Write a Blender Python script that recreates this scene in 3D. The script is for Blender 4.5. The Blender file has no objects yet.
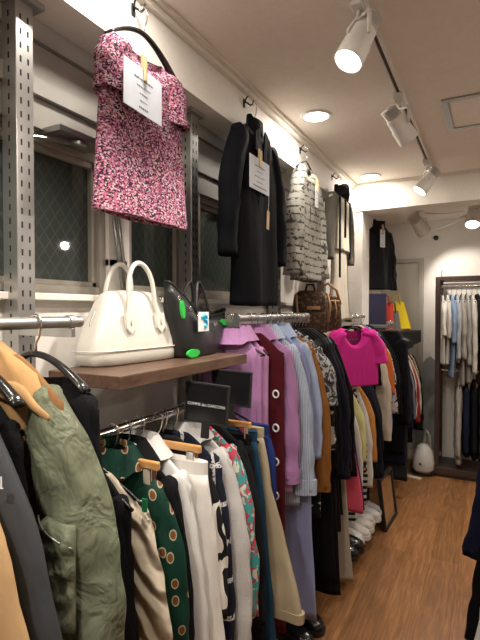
import bpy, bmesh, math, random
from mathutils import Vector, Matrix, noise
R = math.radians
PI = math.pi
sc = bpy.context.scene
COL = sc.collection

# ------------------------------------------------------------------ camera, world, exposure
cd = bpy.data.cameras.new('camera')
cam = bpy.data.objects.new('camera', cd)
COL.objects.link(cam)
cd.sensor_fit = 'VERTICAL'
cd.sensor_height = 36
cd.lens = 36 * 470 / 640
cd.clip_start = 0.02
cam.location = (0, 0, 1.5)
cam.rotation_euler = (R(90 - 1.2), 0, R(28))
sc.camera = cam
w = bpy.data.worlds.new('night'); sc.world = w; w.use_nodes = True
w.node_tree.nodes['Background'].inputs[0].default_value = (0.25, 0.32, 0.36, 1)
w.node_tree.nodes['Background'].inputs[1].default_value = 0.12
sc.view_settings.view_transform = 'Standard'
sc.view_settings.look = 'None'
sc.view_settings.gamma = 1
sc.view_settings.exposure = 0.5
LAMP = (1.0, 0.90, 0.79)
DOWNLIGHT_W = 4.0
SPOT_W = 34

# ------------------------------------------------------------------ helpers
def setp(o, label=None, cat=None, group=None, kind=None):
    if label: o['label'] = label
    if cat: o['category'] = cat
    if group: o['group'] = group
    if kind: o['kind'] = kind
    return o

def empty(name, loc, rz=0, label=None, cat=None, group=None, rot=None):
    o = bpy.data.objects.new(name, None)
    o.empty_display_size = .05
    COL.objects.link(o)
    o.location = loc
    o.rotation_euler = rot if rot else (0, 0, rz)
    return setp(o, label, cat, group)

class MB:
    def __init__(s): s.v = []; s.f = []
    def add(s, vs, fs):
        b = len(s.v)
        s.v += [tuple(p) for p in vs]
        s.f += [tuple(i + b for i in f) for f in fs]
        return s
    def box(s, x0, x1, y0, y1, z0, z1):
        vs = [(x0,y0,z0),(x1,y0,z0),(x1,y1,z0),(x0,y1,z0),(x0,y0,z1),(x1,y0,z1),(x1,y1,z1),(x0,y1,z1)]
        return s.add(vs, [(0,3,2,1),(4,5,6,7),(0,1,5,4),(1,2,6,5),(2,3,7,6),(3,0,4,7)])
    def loft(s, rings, cap0=True, cap1=True):
        n = len(rings[0]); b = len(s.v)
        for r in rings: s.v += [tuple(p) for p in r]
        for i in range(len(rings) - 1):
            for k in range(n):
                a = b + i*n + k; c = b + i*n + (k+1) % n
                s.f.append((a, c, c + n, a + n))
        if cap0: s.f.append(tuple(b + k for k in range(n))[::-1])
        if cap1: s.f.append(tuple(b + (len(rings)-1)*n + k for k in range(n)))
        return s
    def tube(s, pts, r, n=10, closed=False):
        pts = [Vector(p) for p in pts]
        rs = r if isinstance(r, (list, tuple)) else [r] * len(pts)
        rings = []
        up = None
        for i, p in enumerate(pts):
            a = pts[max(i-1, 0)]; c = pts[min(i+1, len(pts)-1)]
            if closed: a = pts[i-1]; c = pts[(i+1) % len(pts)]
            t = (c - a).normalized()
            if up is None:
                up = t.orthogonal().normalized()
            up = (up - t * up.dot(t)).normalized()
            sd = t.cross(up)
            rings.append([p + (up*math.cos(2*PI*k/n) + sd*math.sin(2*PI*k/n)) * rs[i] for k in range(n)])
        if closed:
            rings.append(rings[0]); return s.loft(rings, False, False)
        return s.loft(rings)
    def cyl(s, p, q, r0, r1=None, n=20):
        return s.tube([p, q], [r0, r0 if r1 is None else r1], n)
    def revolve(s, prof, center=(0,0,0), axis='Z', n=24, cap=True):
        c = Vector(center); rings = []
        for (r, h) in prof:
            ring = []
            for k in range(n):
                a = 2*PI*k/n
                if axis == 'Z': v = Vector((r*math.cos(a), r*math.sin(a), h))
                elif axis == 'X': v = Vector((h, r*math.cos(a), r*math.sin(a)))
                else: v = Vector((r*math.cos(a), h, r*math.sin(a)))
                ring.append(c + v)
            rings.append(ring)
        return s.loft(rings, cap, cap)
    def build(s, name, m, parent=None, smooth=False, bevel=0, loc=None, sub=0):
        me = bpy.data.meshes.new(name)
        me.from_pydata(s.v, [], s.f)
        bm = bmesh.new(); bm.from_mesh(me)
        bmesh.ops.recalc_face_normals(bm, faces=bm.faces)
        bm.to_mesh(me); bm.free()
        me.materials.append(m)
        if smooth:
            for p in me.polygons: p.use_smooth = True
            if smooth == 'auto':
                try: me.set_sharp_from_angle(angle=R(40))
                except Exception: pass
        o = bpy.data.objects.new(name, me)
        COL.objects.link(o)
        if parent: o.parent = parent
        if loc: o.location = loc
        if bevel:
            b = o.modifiers.new('bevel', 'BEVEL'); b.width = bevel; b.segments = 2; b.limit_method = 'ANGLE'
        if sub:
            b = o.modifiers.new('sub', 'SUBSURF'); b.levels = b.render_levels = sub
        return o

def nz(x, y, z): return noise.noise(Vector((x, y, z)))

# ------------------------------------------------------------------ materials
def new_mat(name):
    m = bpy.data.materials.new(name); m.use_nodes = True
    nt = m.node_tree; b = nt.nodes['Principled BSDF']
    return m, nt, b
def N(nt, t, **kw):
    n = nt.nodes.new(t)
    for k, v in kw.items(): setattr(n, k, v)
    return n
def math_n(nt, op, a, b=None):
    n = N(nt, 'ShaderNodeMath', operation=op)
    for i, x in enumerate((a, b)):
        if x is None: continue
        if isinstance(x, (int, float)): n.inputs[i].default_value = x
        else: nt.links.new(x, n.inputs[i])
    return n.outputs[0]
def mixc(nt, fac, a, b, blend='MIX'):
    n = N(nt, 'ShaderNodeMix', data_type='RGBA', blend_type=blend)
    if isinstance(fac, (int, float)): n.inputs[0].default_value = fac
    else: nt.links.new(fac, n.inputs[0])
    for i, x in ((6, a), (7, b)):
        if isinstance(x, tuple): n.inputs[i].default_value = (*x[:3], 1)
        else: nt.links.new(x, n.inputs[i])
    return n.outputs[2]
def obj_coord(nt, scale=(1,1,1)):
    tc = N(nt, 'ShaderNodeTexCoord'); mp = N(nt, 'ShaderNodeMapping')
    mp.inputs['Scale'].default_value = scale
    nt.links.new(tc.outputs['Object'], mp.inputs[0])
    return mp.outputs[0]
def noise_n(nt, vec, scale, detail=2, dist=0, rough=.5):
    n = N(nt, 'ShaderNodeTexNoise'); nt.links.new(vec, n.inputs['Vector'])
    n.inputs['Scale'].default_value = scale; n.inputs['Detail'].default_value = detail
    n.inputs['Distortion'].default_value = dist; n.inputs['Roughness'].default_value = rough
    return n
def bump_n(nt, h, strength, dist, b, prev=None):
    n = N(nt, 'ShaderNodeBump'); n.inputs['Strength'].default_value = strength; n.inputs['Distance'].default_value = dist
    nt.links.new(h, n.inputs['Height'])
    if prev: nt.links.new(prev, n.inputs['Normal'])
    nt.links.new(n.outputs[0], b.inputs['Normal'])
    return n.outputs[0]

def plain(name, c, rough=.5, metal=0, bump=0, bscale=30, spec=None, coat=0):
    m, nt, b = new_mat(name)
    b.inputs['Roughness'].default_value = rough; b.inputs['Metallic'].default_value = metal
    if spec is not None: b.inputs['Specular IOR Level'].default_value = spec
    if coat: b.inputs['Coat Weight'].default_value = coat
    v = obj_coord(nt)
    n = noise_n(nt, v, bscale, 4)
    k = .93
    nt.links.new(mixc(nt, n.outputs[0], tuple(x*k for x in c), tuple(min(1, x*(2-k)) for x in c)), b.inputs['Base Color'])
    if bump: bump_n(nt, n.outputs[0], bump, .003, b)
    return m

def fabric(name, c, pat=None, c2=(1,1,1), c3=(.5,.5,.5), s=10, rough=.85, bump=.45, weave=0, sheen=0.0, fold=(11,11,3.0), r=.4, r2=.2, ang=0):
    m, nt, b = new_mat(name)
    b.inputs['Roughness'].default_value = rough
    b.inputs['Specular IOR Level'].default_value = .14
    if sheen:
        b.inputs['Sheen Weight'].default_value = sheen
        b.inputs['Sheen Tint'].default_value = (*[min(1, x*1.5+.05) for x in c], 1)
    v = obj_coord(nt)
    sep = N(nt, 'ShaderNodeSeparateXYZ'); nt.links.new(v, sep.inputs[0])
    X, Y, Z = sep.outputs
    U = math_n(nt, 'ADD', X, math_n(nt, 'MULTIPLY', Y, 1.0))
    var = noise_n(nt, v, 7, 3)
    base = mixc(nt, var.outputs[0], tuple(x*.88 for x in c), tuple(min(1, x*1.12) for x in c))
    col = base
    def band(coord, freq, th):
        return math_n(nt, 'GREATER_THAN', math_n(nt, 'SINE', math_n(nt, 'MULTIPLY', coord, freq)), th)
    if pat == 'stripe': col = mixc(nt, band(U, s*2*PI, r), base, c2)
    elif pat == 'hstripe': col = mixc(nt, band(Z, s*2*PI, r), base, c2)
    elif pat == 'check':
        f = math_n(nt, 'MAXIMUM', band(U, s*2*PI, r), band(Z, s*2*PI, r))
        nn = noise_n(nt, v, 160, 1)
        f = math_n(nt, 'MULTIPLY', f, math_n(nt, 'GREATER_THAN', nn.outputs[0], .42))
        col = mixc(nt, f, base, c2)
    elif pat == 'spots':
        vo = N(nt, 'ShaderNodeTexVoronoi', voronoi_dimensions='2D'); cb_ = N(nt, 'ShaderNodeCombineXYZ'); nt.links.new(U, cb_.inputs[0]); nt.links.new(Z, cb_.inputs[1])
        nt.links.new(cb_.outputs[0], vo.inputs['Vector']); vo.inputs['Scale'].default_value = s
        vo.inputs['Randomness'].default_value = .7
        d = vo.outputs['Distance']
        a = math_n(nt, 'LESS_THAN', d, r); bb = math_n(nt, 'LESS_THAN', d, r2)
        col = mixc(nt, bb, mixc(nt, a, base, c2), c3)
    elif pat == 'blot':
        nn = noise_n(nt, v, s, 2, 1.6)
        a = math_n(nt, 'GREATER_THAN', nn.outputs[0], r)
        col = mixc(nt, a, base, c2)
        nn2 = noise_n(nt, obj_coord(nt, (1.3, 1.3, 1.1)), s*1.3, 1, 1)
        col = mixc(nt, math_n(nt, 'GREATER_THAN', nn2.outputs[0], .6 if r2 == .2 else r2), col, c3)
    elif pat == 'brush':
        wv = N(nt, 'ShaderNodeTexWave'); nt.links.new(v, wv.inputs['Vector']); wv.inputs['Scale'].default_value = s
        wv.inputs['Distortion'].default_value = 9; wv.inputs['Detail'].default_value = 1; wv.inputs['Detail Scale'].default_value = .6
        f = math_n(nt, 'GREATER_THAN', wv.outputs['Fac'], r)
        # the print stops at a hem line
        f = math_n(nt, 'MULTIPLY', math_n(nt, 'MULTIPLY', f, math_n(nt, 'GREATER_THAN', Z, r2)), math_n(nt, 'LESS_THAN', Z, -.17)) if r2 < 0 else f
        col = mixc(nt, f, base, c2)
    elif pat == 'tweed':
        vo = N(nt, 'ShaderNodeTexVoronoi'); nt.links.new(obj_coord(nt, (1, 1, 1.5)), vo.inputs['Vector']); vo.inputs['Scale'].default_value = s
        sp = N(nt, 'ShaderNodeSeparateColor'); nt.links.new(vo.outputs['Color'], sp.inputs[0])
        col = mixc(nt, math_n(nt, 'GREATER_THAN', sp.outputs[0], r), base, c2)
        col = mixc(nt, math_n(nt, 'GREATER_THAN', sp.outputs[0], r2), col, c3)
        bump_h = vo.outputs['Distance']
    elif pat == 'railroad':
        n1 = noise_n(nt, obj_coord(nt, (1, 1, 3)), 45, 2); n2 = noise_n(nt, v, 26, 2)
        f = math_n(nt, 'MULTIPLY', band(Z, s*2*PI, r), math_n(nt, 'GREATER_THAN', n1.outputs[0], .46))
        f = math_n(nt, 'MAXIMUM', f, math_n(nt, 'GREATER_THAN', n2.outputs[0], .62))
        col = mixc(nt, f, mixc(nt, noise_n(nt, v, 9, 2).outputs[0], base, c3), c2)
    elif pat == 'split':
        col = mixc(nt, math_n(nt, 'GREATER_THAN', Z, r), c2, base)
    if rough > .6 and pat is None: pass
    nt.links.new(col, b.inputs['Base Color'])
    fv = obj_coord(nt, fold)
    fn = noise_n(nt, fv, 1.0, 3, .8)
    prev = None
    if bump: prev = bump_n(nt, fn.outputs[0], bump, .02, b)
    if weave:
        if weave == 'cable':
            wv = N(nt, 'ShaderNodeTexWave'); nt.links.new(v, wv.inputs['Vector']); wv.inputs['Scale'].default_value = 9
            wv.bands_direction = 'DIAGONAL'; wv.inputs['Distortion'].default_value = 4
            bump_n(nt, wv.outputs['Fac'], 1, .015, b, prev)
        else:
            wn = noise_n(nt, v, weave, 2)
            bump_n(nt, wn.outputs[0], .6, .003, b, prev)
    return m

def floor_mat():
    m, nt, b = new_mat('wood floor')
    v = obj_coord(nt)
    mp = N(nt, 'ShaderNodeMapping'); mp.inputs['Rotation'].default_value = (0, 0, R(90)); nt.links.new(v, mp.inputs[0])
    br = N(nt, 'ShaderNodeTexBrick'); nt.links.new(mp.outputs[0], br.inputs['Vector'])
    br.inputs['Scale'].default_value = 1; br.inputs['Brick Width'].default_value = .9; br.inputs['Row Height'].default_value = .15
    br.inputs['Mortar Size'].default_value = .0012; br.offset = .37
    br.inputs['Color1'].default_value = (.40, .40, .40, 1); br.inputs['Color2'].default_value = (.62, .62, .62, 1); br.inputs['Mortar'].default_value = (.22, .22, .22, 1)
    g = noise_n(nt, obj_coord(nt, (9, 1.1, 1)), 3.2, 6, 1.6, .6)
    wv = N(nt, 'ShaderNodeTexWave'); wv.bands_direction = 'X'
    nt.links.new(obj_coord(nt, (1, .09, 1)), wv.inputs['Vector']); wv.inputs['Scale'].default_value = 11
    wv.inputs['Distortion'].default_value = 22; wv.inputs['Detail'].default_value = 3; wv.inputs['Detail Scale'].default_value = 1.4
    ramp = N(nt, 'ShaderNodeValToRGB'); nt.links.new(g.outputs[0], ramp.inputs[0])
    ramp.color_ramp.elements[0].position = .3; ramp.color_ramp.elements[0].color = (.27, .122, .044, 1)
    ramp.color_ramp.elements[1].position = .72; ramp.color_ramp.elements[1].color = (.45, .215, .080, 1)
    c = mixc(nt, math_n(nt, 'MULTIPLY', wv.outputs['Fac'], .35), ramp.outputs[0], (.15, .06, .02))
    c = mixc(nt, .75, c, br.outputs['Color'], 'OVERLAY')
    nt.links.new(c, b.inputs['Base Color'])
    b.inputs['Roughness'].default_value = .42
    bump_n(nt, g.outputs[0], .12, .004, b)
    return m

def wood_mat(name, ca, cb, axis=(1, 8, 8), rough=.5, s=5):
    m, nt, b = new_mat(name)
    g = noise_n(nt, obj_coord(nt, axis), s, 6, 1.2, .6)
    ramp = N(nt, 'ShaderNodeValToRGB'); nt.links.new(g.outputs[0], ramp.inputs[0])
    ramp.color_ramp.elements[0].position = .32; ramp.color_ramp.elements[0].color = (*ca, 1)
    ramp.color_ramp.elements[1].position = .7; ramp.color_ramp.elements[1].color = (*cb, 1)
    nt.links.new(ramp.outputs[0], b.inputs['Base Color']); b.inputs['Roughness'].default_value = rough
    bump_n(nt, g.outputs[0], .2, .003, b)
    return m

def glass_mat():
    m, nt, b = new_mat('wired night window glass')
    v = obj_coord(nt)
    sep = N(nt, 'ShaderNodeSeparateXYZ'); nt.links.new(v, sep.inputs[0])
    a = math_n(nt, 'ADD', sep.outputs[1], math_n(nt, 'MULTIPLY', sep.outputs[2], .75))
    c = math_n(nt, 'SUBTRACT', sep.outputs[1], math_n(nt, 'MULTIPLY', sep.outputs[2], .75))
    f = None
    for q in (a, c):
        k = math_n(nt, 'GREATER_THAN', math_n(nt, 'SINE', math_n(nt, 'MULTIPLY', q, 2*PI/.04)), .93)
        f = k if f is None else math_n(nt, 'MAXIMUM', f, k)
    n = noise_n(nt, v, 3, 2)
    base = mixc(nt, n.outputs[0], (.035, .045, .042), (.075, .09, .082))
    nt.links.new(mixc(nt, math_n(nt, 'MULTIPLY', f, .16), base, (.22, .24, .22)), b.inputs['Base Color'])
    b.inputs['Roughness'].default_value = .025
    b.inputs['Specular IOR Level'].default_value = .5
    return m

def emit(name, c, s):
    m, nt, b = new_mat(name)
    b.inputs['Base Color'].default_value = (*c, 1)
    b.inputs['Emission Color'].default_value = (*c, 1); b.inputs['Emission Strength'].default_value = s
    return m

M = {}
M['wall'] = plain('white painted plaster', (.80, .77, .72), .8, bump=.05, bscale=60)
M['ceil'] = plain('cream ceiling plaster', (.86, .81, .74), .85, bump=.08, bscale=45)
M['trim'] = plain('cream painted moulding', (.78, .74, .67), .6)
M['panel'] = plain('grey shutter box panel', (.42, .41, .38), .55)
M['frame'] = plain('beige aluminium frame', (.42, .39, .34), .4, .3)
M['glass'] = glass_mat()
M['floor'] = floor_mat()
M['steel'] = plain('galvanised steel', (.42, .42, .41), .34, .85)
M['chrome'] = plain('chrome', (.75, .75, .74), .14, 1)
M['slot'] = plain('slot shadow black', (.015, .015, .015), .9)
M['shelf'] = wood_mat('walnut shelf board', (.065, .036, .023), (.15, .085, .055), (8, 1, 8), .45)
M['shelf_pale'] = wood_mat('light shelf board', (.36, .27, .21), (.47, .36, .28), (8, 1, 8), .5)
M['hangwood'] = wood_mat('varnished hanger wood', (.50, .24, .08), (.72, .40, .15), (1, 9, 9), .3)
M['darkwood'] = wood_mat('dark rack wood', (.035, .02, .016), (.07, .042, .034), (8, 8, 1), .5)
M['black_plastic'] = plain('glossy black plastic', (.012, .012, .013), .22)
M['matt_black'] = plain('matt black', (.015, .015, .016), .6)
M['white_metal'] = plain('white lamp enamel', (.74, .72, .68), .4)
M['groove'] = plain('track groove', (.10, .075, .055), .6)
M['lens'] = emit('lamp lens', (1.0, .93, .82), 14)
M['disc'] = emit('downlight disc', (1.0, .93, .82), 10)
M['card'] = plain('white laminated card', (.72, .78, .88), .3)
M['ink'] = plain('grey ink', (.12, .13, .17), .7)
M['clip_wood'] = wood_mat('pale clothespin wood', (.60, .42, .22), (.76, .58, .36), (8, 8, 1), .6)
M['white_leather'] = plain('ivory leather', (.68, .665, .60), .38, bump=.15, bscale=220)
M['black_leather'] = plain('black leather', (.017, .017, .018), .42, bump=.6, bscale=25)
M['green'] = plain('bright green patch', (.02, .50, .06), .5)
M['sticker'] = plain('white sticker', (.8, .85, .85), .4)
M['cyan'] = plain('cyan print', (.02, .45, .70), .4)
M['shaded_frame'] = plain('door frame grey with painted shade', (.52, .49, .44), .5)  # darker than the leaf: depth shadow around the door put into the colour
M['door'] = plain('white door panel', (.70, .66, .60), .5)

# ------------------------------------------------------------------ the room
XW = -1.13       # window wall plane
XB = -.98        # boxed beam face above it
CZ = 2.5
XR = 1.75
def struct(o): o['kind'] = 'structure'; return o

struct(MB().box(XW-.3, XR+.1, -1.6, 5.1, -.1, 0).build('floor', M['floor']))
cl = MB().box(XW-.3, XR+.1, -1.6, 3.76, CZ, CZ+.1)
cl.box(XW-.3, XR+.1, 3.76, 5.1, 2.37, CZ+.1)
struct(cl.build('ceiling', M['ceil']))
wl = MB()
ZS, ZT = 1.548, 2.01
WIN = [(.30, 1.19), (1.29, 1.66), (1.75, 2.34)]
wl.box(XW-.3, XW, -1.6, 3.76, 0, ZS)
wl.box(XW-.3, XW, -1.6, 3.76, ZT, CZ)
y = -1.6
for a, b_ in WIN:
    wl.box(XW-.3, XW, y, a, ZS, ZT); y = b_
wl.box(XW-.3, XW, y, 3.76, ZS, ZT)
wl.box(XW-.3, XB, -1.6, 3.76, 2.30, CZ)             # boxed beam
wl.box(XW-.3, -.90, 3.76, 4.0, 0, 2.37)             # pier under the cross beam
wl.box(XW-.3, -.98, 4.0, 5.1, 0, 2.37)
struct(wl.build('wall_left', M['wall']))
struct(MB().box(XW-.3, XR+.1, 4.95, 5.1, 0, 2.5).build('wall_back', M['wall']))
struct(MB().box(XR, XR+.1, -1.6, 5.1, 0, CZ).build('wall_right', M['wall']))
struct(MB().box(XW-.3, XR+.1, -1.7, -1.6, 0, CZ).build('wall_front', M['wall']))
struct(MB().box(-.95, XR, 3.75, 3.95, 2.285, CZ).build('trim_1', M['wall']))        # cross beam
cm = MB()                                                                          # cornice, stepped profile
for i, (dx, dz) in enumerate([(.040, .014), (.022, .034)]):
    cm.box(XB-.01, XB+dx, -1.6, 3.75, CZ-dz, CZ)
cm.box(-.95, XR, 3.735, 3.76, CZ-.02, CZ)
struct(cm.build('trim_2', M['trim']))
pn = MB()                                                                          # shutter box face
pn.box(XW-.01, XW+.02, -1.6, 3.74, 2.245, 2.30)
pn.box(XW-.01, XW+.012, -1.6, 3.74, 2.14, 2.235)
pn.box(XW-.01, XW+.024, -1.6, 3.74, 2.095, 2.14)
pn.box(XW-.01, XW+.010, -1.6, 3.74, 2.01, 2.09)
struct(pn.build('trim_3', M['panel']))
struct(MB().box(XW-.08, XW+.035, .2, 3.74, ZS-.02, ZS).build('trim_4', M['trim'], bevel=.003))   # sill
bb = MB(); bb.box(XW, XW+.012, -1.6, 3.74, 0, .07)
struct(bb.build('baseboard_left', M['trim']))
bb = MB(); bb.box(-.98, -.42, 4.938, 4.95, 0, .07); bb.box(.5, XR, 4.938, 4.95, 0, .07)
struct(bb.build('baseboard_back', M['trim']))

for i, (a, b_) in enumerate(WIN):
    wn = struct(empty('window_%d' % (i+1), (XW-.05, a, ZS)))
    L = b_ - a; H = ZT - ZS
    f = MB()
    t = .028
    f.box(-.02, .035, 0, t, 0, H); f.box(-.02, .035, L-t, L, 0, H); f.box(-.02, .035, t, L-t, 0, t); f.box(-.02, .035, t, L-t, H-t, H)
    f.box(-.015, .02, t, t+.02, t, H-t); f.box(-.015, .02, L-t-.02, L-t, t, H-t)
    f.box(-.015, .02, t, L-t, t, t+.016); f.box(-.015, .02, t, L-t, H-t-.018, H-t)
    f.build('window_frame', M['frame'], wn, bevel=.002)
    MB().box(-.004, .002, t+.02, L-t-.02, t+.016, H-t-.018).build('pane', M['glass'], wn)
    g = MB(); g.box(.035, .045, L*.55, L*.55+.06, .004, .02); g.build('catch', M['frame'], wn, bevel=.002)
    if i < 2:
        st = MB()
        y0 = L+.045
        for k in (0, .022):
            st.tube([(.062, y0-.045+k, .33), (.066, y0-.022+k, .16), (.07, y0+k*.8, .015)], .0065, 8)
        st.build('stay_rods', M['steel'], wn, smooth=True)
        h = MB(); h.box(.04, .075, y0-.012, y0+.03, -.002, .022); h.cyl((.05, y0+.01, .01), (.095, y0+.01, .01), .011)
        h.box(.03, .05, y0-.045, y0+.045, .10, .125)
        h.build('hinge', M['frame'], wn, bevel=.002)
    if i == 0:
        o_ = MB(); o_.box(.02, .13, .62, .80, H-.012, H+.004); o_.revolve([(.02, 0), (.026, .004), (.026, .012), (.016, .02)], (.10, .71, H-.03))
        o_.tube([(.1, .71, H-.02), (.07, .6, H-.03), (.05, .5, H-.05)], .006, 8)
        o_.build('window_operator', M['steel'], wn, smooth='auto')

# back door, closed
dr = struct(empty('door_1', (-.825, 4.95, 0)))
MB().box(-.15, .197, -.030, -.006, .01, 1.965).build('door_leaf', M['door'], dr, bevel=.003)
fr = MB(); fr.box(.20, .245, -.05, 0, 0, 2.01); fr.box(-.155, -.152, -.05, 0, 0, 2.01); fr.box(-.152, .20, -.05, 0, 1.968, 2.01)
fr.build('door_frame', M['shaded_frame'], dr, bevel=.004)
MB().revolve([(.008, 0), (.008, -.03), (.022, -.035), (.022, -.055), (.014, -.06)], (.15, -.030, .95), 'Y').build('door_knob', M['chrome'], dr, smooth='auto')

# ------------------------------------------------------------------ ceiling fittings
ht = empty('ceiling_hatch', (0, 2.655, CZ), label='square cream access hatch with grey metal rim set in the ceiling', cat='ceiling hatch')
h = MB()
for (x0, x1, y0, y1) in [(-.215,.215,-.215,-.185),(-.215,.215,.185,.215),(-.215,-.185,-.185,.185),(.185,.215,-.185,.185)]:
    h.box(x0, x1, y0, y1, -.008, .0)
h.build('hatch_rim', M['steel'], ht, bevel=.002)
MB().box(-.178, .178, -.178, .178, -.004, 0).build('hatch_panel', M['ceil'], ht)

def downlight(x, y, z, label):
    r = empty('downlight', (x, y, z), label=label, cat='ceiling light', group='recessed round downlights')
    MB().revolve([(.062, -.002), (.064, -.008), (.078, -.007), (.082, 0)], n=40, cap=False).build('rim', M['white_metal'], r, smooth=True)
    MB().revolve([(.0, -.001), (.063, -.001), (.063, -.004), (0, -.004)], n=40, cap=False).build('light_disc', M['disc'], r)
    ld = bpy.data.lights.new('downlight_lamp', 'AREA'); ld.shape = 'DISK'; ld.size = .12; ld.energy = DOWNLIGHT_W; ld.color = LAMP
    lo = bpy.data.objects.new('downlight_lamp', ld); COL.objects.link(lo); lo.parent = r; lo.location = (0, 0, -.012)
    return r
downlight(-.80, 2.34, CZ, 'recessed round downlight in the ceiling, nearest one, above the black coat')
downlight(-.80, 3.57, CZ, 'recessed round downlight in the ceiling right beside the cross beam')
for (x, y) in [(-.80, 1.0), (-.8, -.3), (.45, 1.6), (.45, .2), (.45, 3.2)]:
    downlight(x, y, CZ, 'recessed round downlight in the ceiling outside the picture, ' + {(-.8, 1.0): 'over the pink top', (-.8, -.3): 'behind the camera by the left wall', (.45, 1.6): 'over the right rack', (.45, .2): 'over the camera side of the room', (.45, 3.2): 'before the cross beam on the right'}[(x, y)])

tr = empty('lighting_track', (-.375, 2.2, CZ), label='long white lighting track running along the ceiling', cat='lighting track')
t_ = MB(); t_.box(-.018, -.007, -3.2, 1.46, -.02, 0); t_.box(.007, .018, -3.2, 1.46, -.02, 0); t_.box(-.007, .007, -3.2, 1.46, -.004, 0); t_.box(-.02, .02, 1.46, 1.50, -.024, 0)
t_.build('rail', M['white_metal'], tr, bevel=.001)
MB().box(-.0068, .0068, -3.2, 1.46, -.012, -.0045).build('groove', M['groove'], tr)

def spotlight(x, y, z, aim, label, name='track_spotlight', track=True, r=.045, ln=.155, w=SPOT_W, cone=75, up=.155):
    root = empty(name, (x, y, z), label=label, cat='spotlight', group='white spotlights')
    if track:
        a = MB(); a.box(-.022, .022, -.055, .055, -.045, -.02); a.box(-.017, .017, -.04, .04, -.058, -.045)
        a.build('adapter', M['white_metal'], root, bevel=.003)
    else:
        MB().revolve([(.035, 0), (.035, -.015), (.02, -.03)], n=24).build('ceiling_plate', M['white_metal'], root, smooth='auto')
    d = Vector(aim).normalized()
    hc = Vector((0, 0, -up))
    q = d.to_track_quat('-Z', 'Y')
    side = q @ Vector((1, 0, 0))
    b = MB()
    b.tube([Vector((0, 0, -.05)), Vector((0, 0, -.075)), Vector((0, 0, -.085)) + side*(r+.012), hc + side*(r+.012)], .007, 8)
    b.tube([Vector((0, 0, -.085)) , Vector((0, 0, -.085)) - side*(r+.012), hc - side*(r+.012)], .007, 8)
    b.build('yoke', M['white_metal'], root, smooth=True)
    hd = MB(); hd.revolve([(r*.55, ln*.35), (r*.85, ln*.3), (r*.9, 0), (r, -.01), (r*1.05, -ln*.5), (r*.97, -ln*.5), (r*.9, -ln*.46)], n=32, cap=True)
    o = hd.build('lamp_head', M['white_metal'], root, smooth='auto'); o.location = hc; o.rotation_euler = q.to_euler()
    fn = MB()
    for k in range(6): fn.revolve([(r*.35, ln*(.36+.05*k)), (r*.8, ln*(.36+.05*k)), (r*.8, ln*(.375+.05*k)), (r*.35, ln*(.375+.05*k))], n=20)
    fn.revolve([(r*.3, ln*.3), (r*.3, ln*.65)], n=12)
    o = fn.build('cooling_fins', M['white_metal'], root, smooth='auto'); o.location = hc; o.rotation_euler = q.to_euler()
    l = MB(); l.revolve([(0.001, -ln*.47), (r*.9, -ln*.47), (r*.9, -ln*.46), (.001, -ln*.46)], n=28)
    o = l.build('lens', M['lens'], root); o.location = hc; o.rotation_euler = q.to_euler()
    ld = bpy.data.lights.new('spot_lamp', 'SPOT'); ld.energy = w; ld.color = LAMP; ld.spot_size = R(cone); ld.spot_blend = .6; ld.shadow_soft_size = .035
    lo = bpy.data.objects.new('spot_lamp', ld); COL.objects.link(lo); lo.parent = root
    lo.location = hc + d * (ln*.5 + .006); lo.rotation_euler = q.to_euler()
    return root
spotlight(-.375, 1.50, CZ, (-.38, -.42, -1), 'white track spotlight nearest the camera, its lit lens pointing down left')
spotlight(-.375, 2.27, CZ, (.45, .55, -.7), 'white track spotlight at the middle of the track, its back turned to us', w=40)
spotlight(-.375, 3.33, CZ, (-.55, -.25, -.75), 'small looking white track spotlight at the far end of the track, aimed at the wall', w=18)
spotlight(-.375, .55, CZ, (-.6, .25, -1), 'white track spotlight on the track beyond the top of the picture', w=23)
spotlight(-.375, -.35, CZ, (-.45, .75, -1), 'white track spotlight on the track behind the camera', w=34)
t2 = empty('lighting_track', (1.45, 2.9, CZ), label='second white lighting track added out of view over the right side of the room', cat='lighting track')  # unseen track, added to carry the spotlight reflected in the first window
MB().box(-.018, .018, -.8, .75, -.02, 0).build('rail', M['white_metal'], t2, bevel=.001)
spotlight(1.45, 3.38, CZ, (-2.63, -2.33, -.53), 'white track spotlight added out of view on the right side, whose glow mirrors in the first window', w=10, up=.345)  # unseen lamp, added to produce the reflection in the window glass
spotlight(-.55, 4.35, 2.37, (.5, .75, -.8), 'round white spotlight under the low ceiling of the back area, aimed away', track=False, r=.06, ln=.17, w=20, up=.13)
spotlight(-.13, 4.35, 2.37, (-.05, -.5, -.95), 'lit white clamp spotlight above the dark clothes rack', track=False, r=.055, ln=.16, w=26, cone=120, up=.10)
ar = MB(); ar.tube([(-.52, 4.5, 2.365), (-.35, 4.45, 2.335), (-.2, 4.38, 2.33)], .004, 8); ar.tube([(-.45, 4.7, 2.24), (-.3, 4.6, 2.27), (-.2, 4.4, 2.30)], .004, 8)
setp(ar.build('lamp_cable', M['white_metal'], smooth=True), 'thin cable looping from the ceiling to the lit back spotlight', 'cable')
sm_ = empty('ceiling_sensor', (-.47, 4.8, 2.20), label='tiny dark sensor on the back wall under the ceiling', cat='sensor')
MB().revolve([(.02, .15), (.022, .12), (.012, .11)], (0, 0, 0), 'Y').build('sensor_body', M['matt_black'], sm_, smooth='auto')

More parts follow.
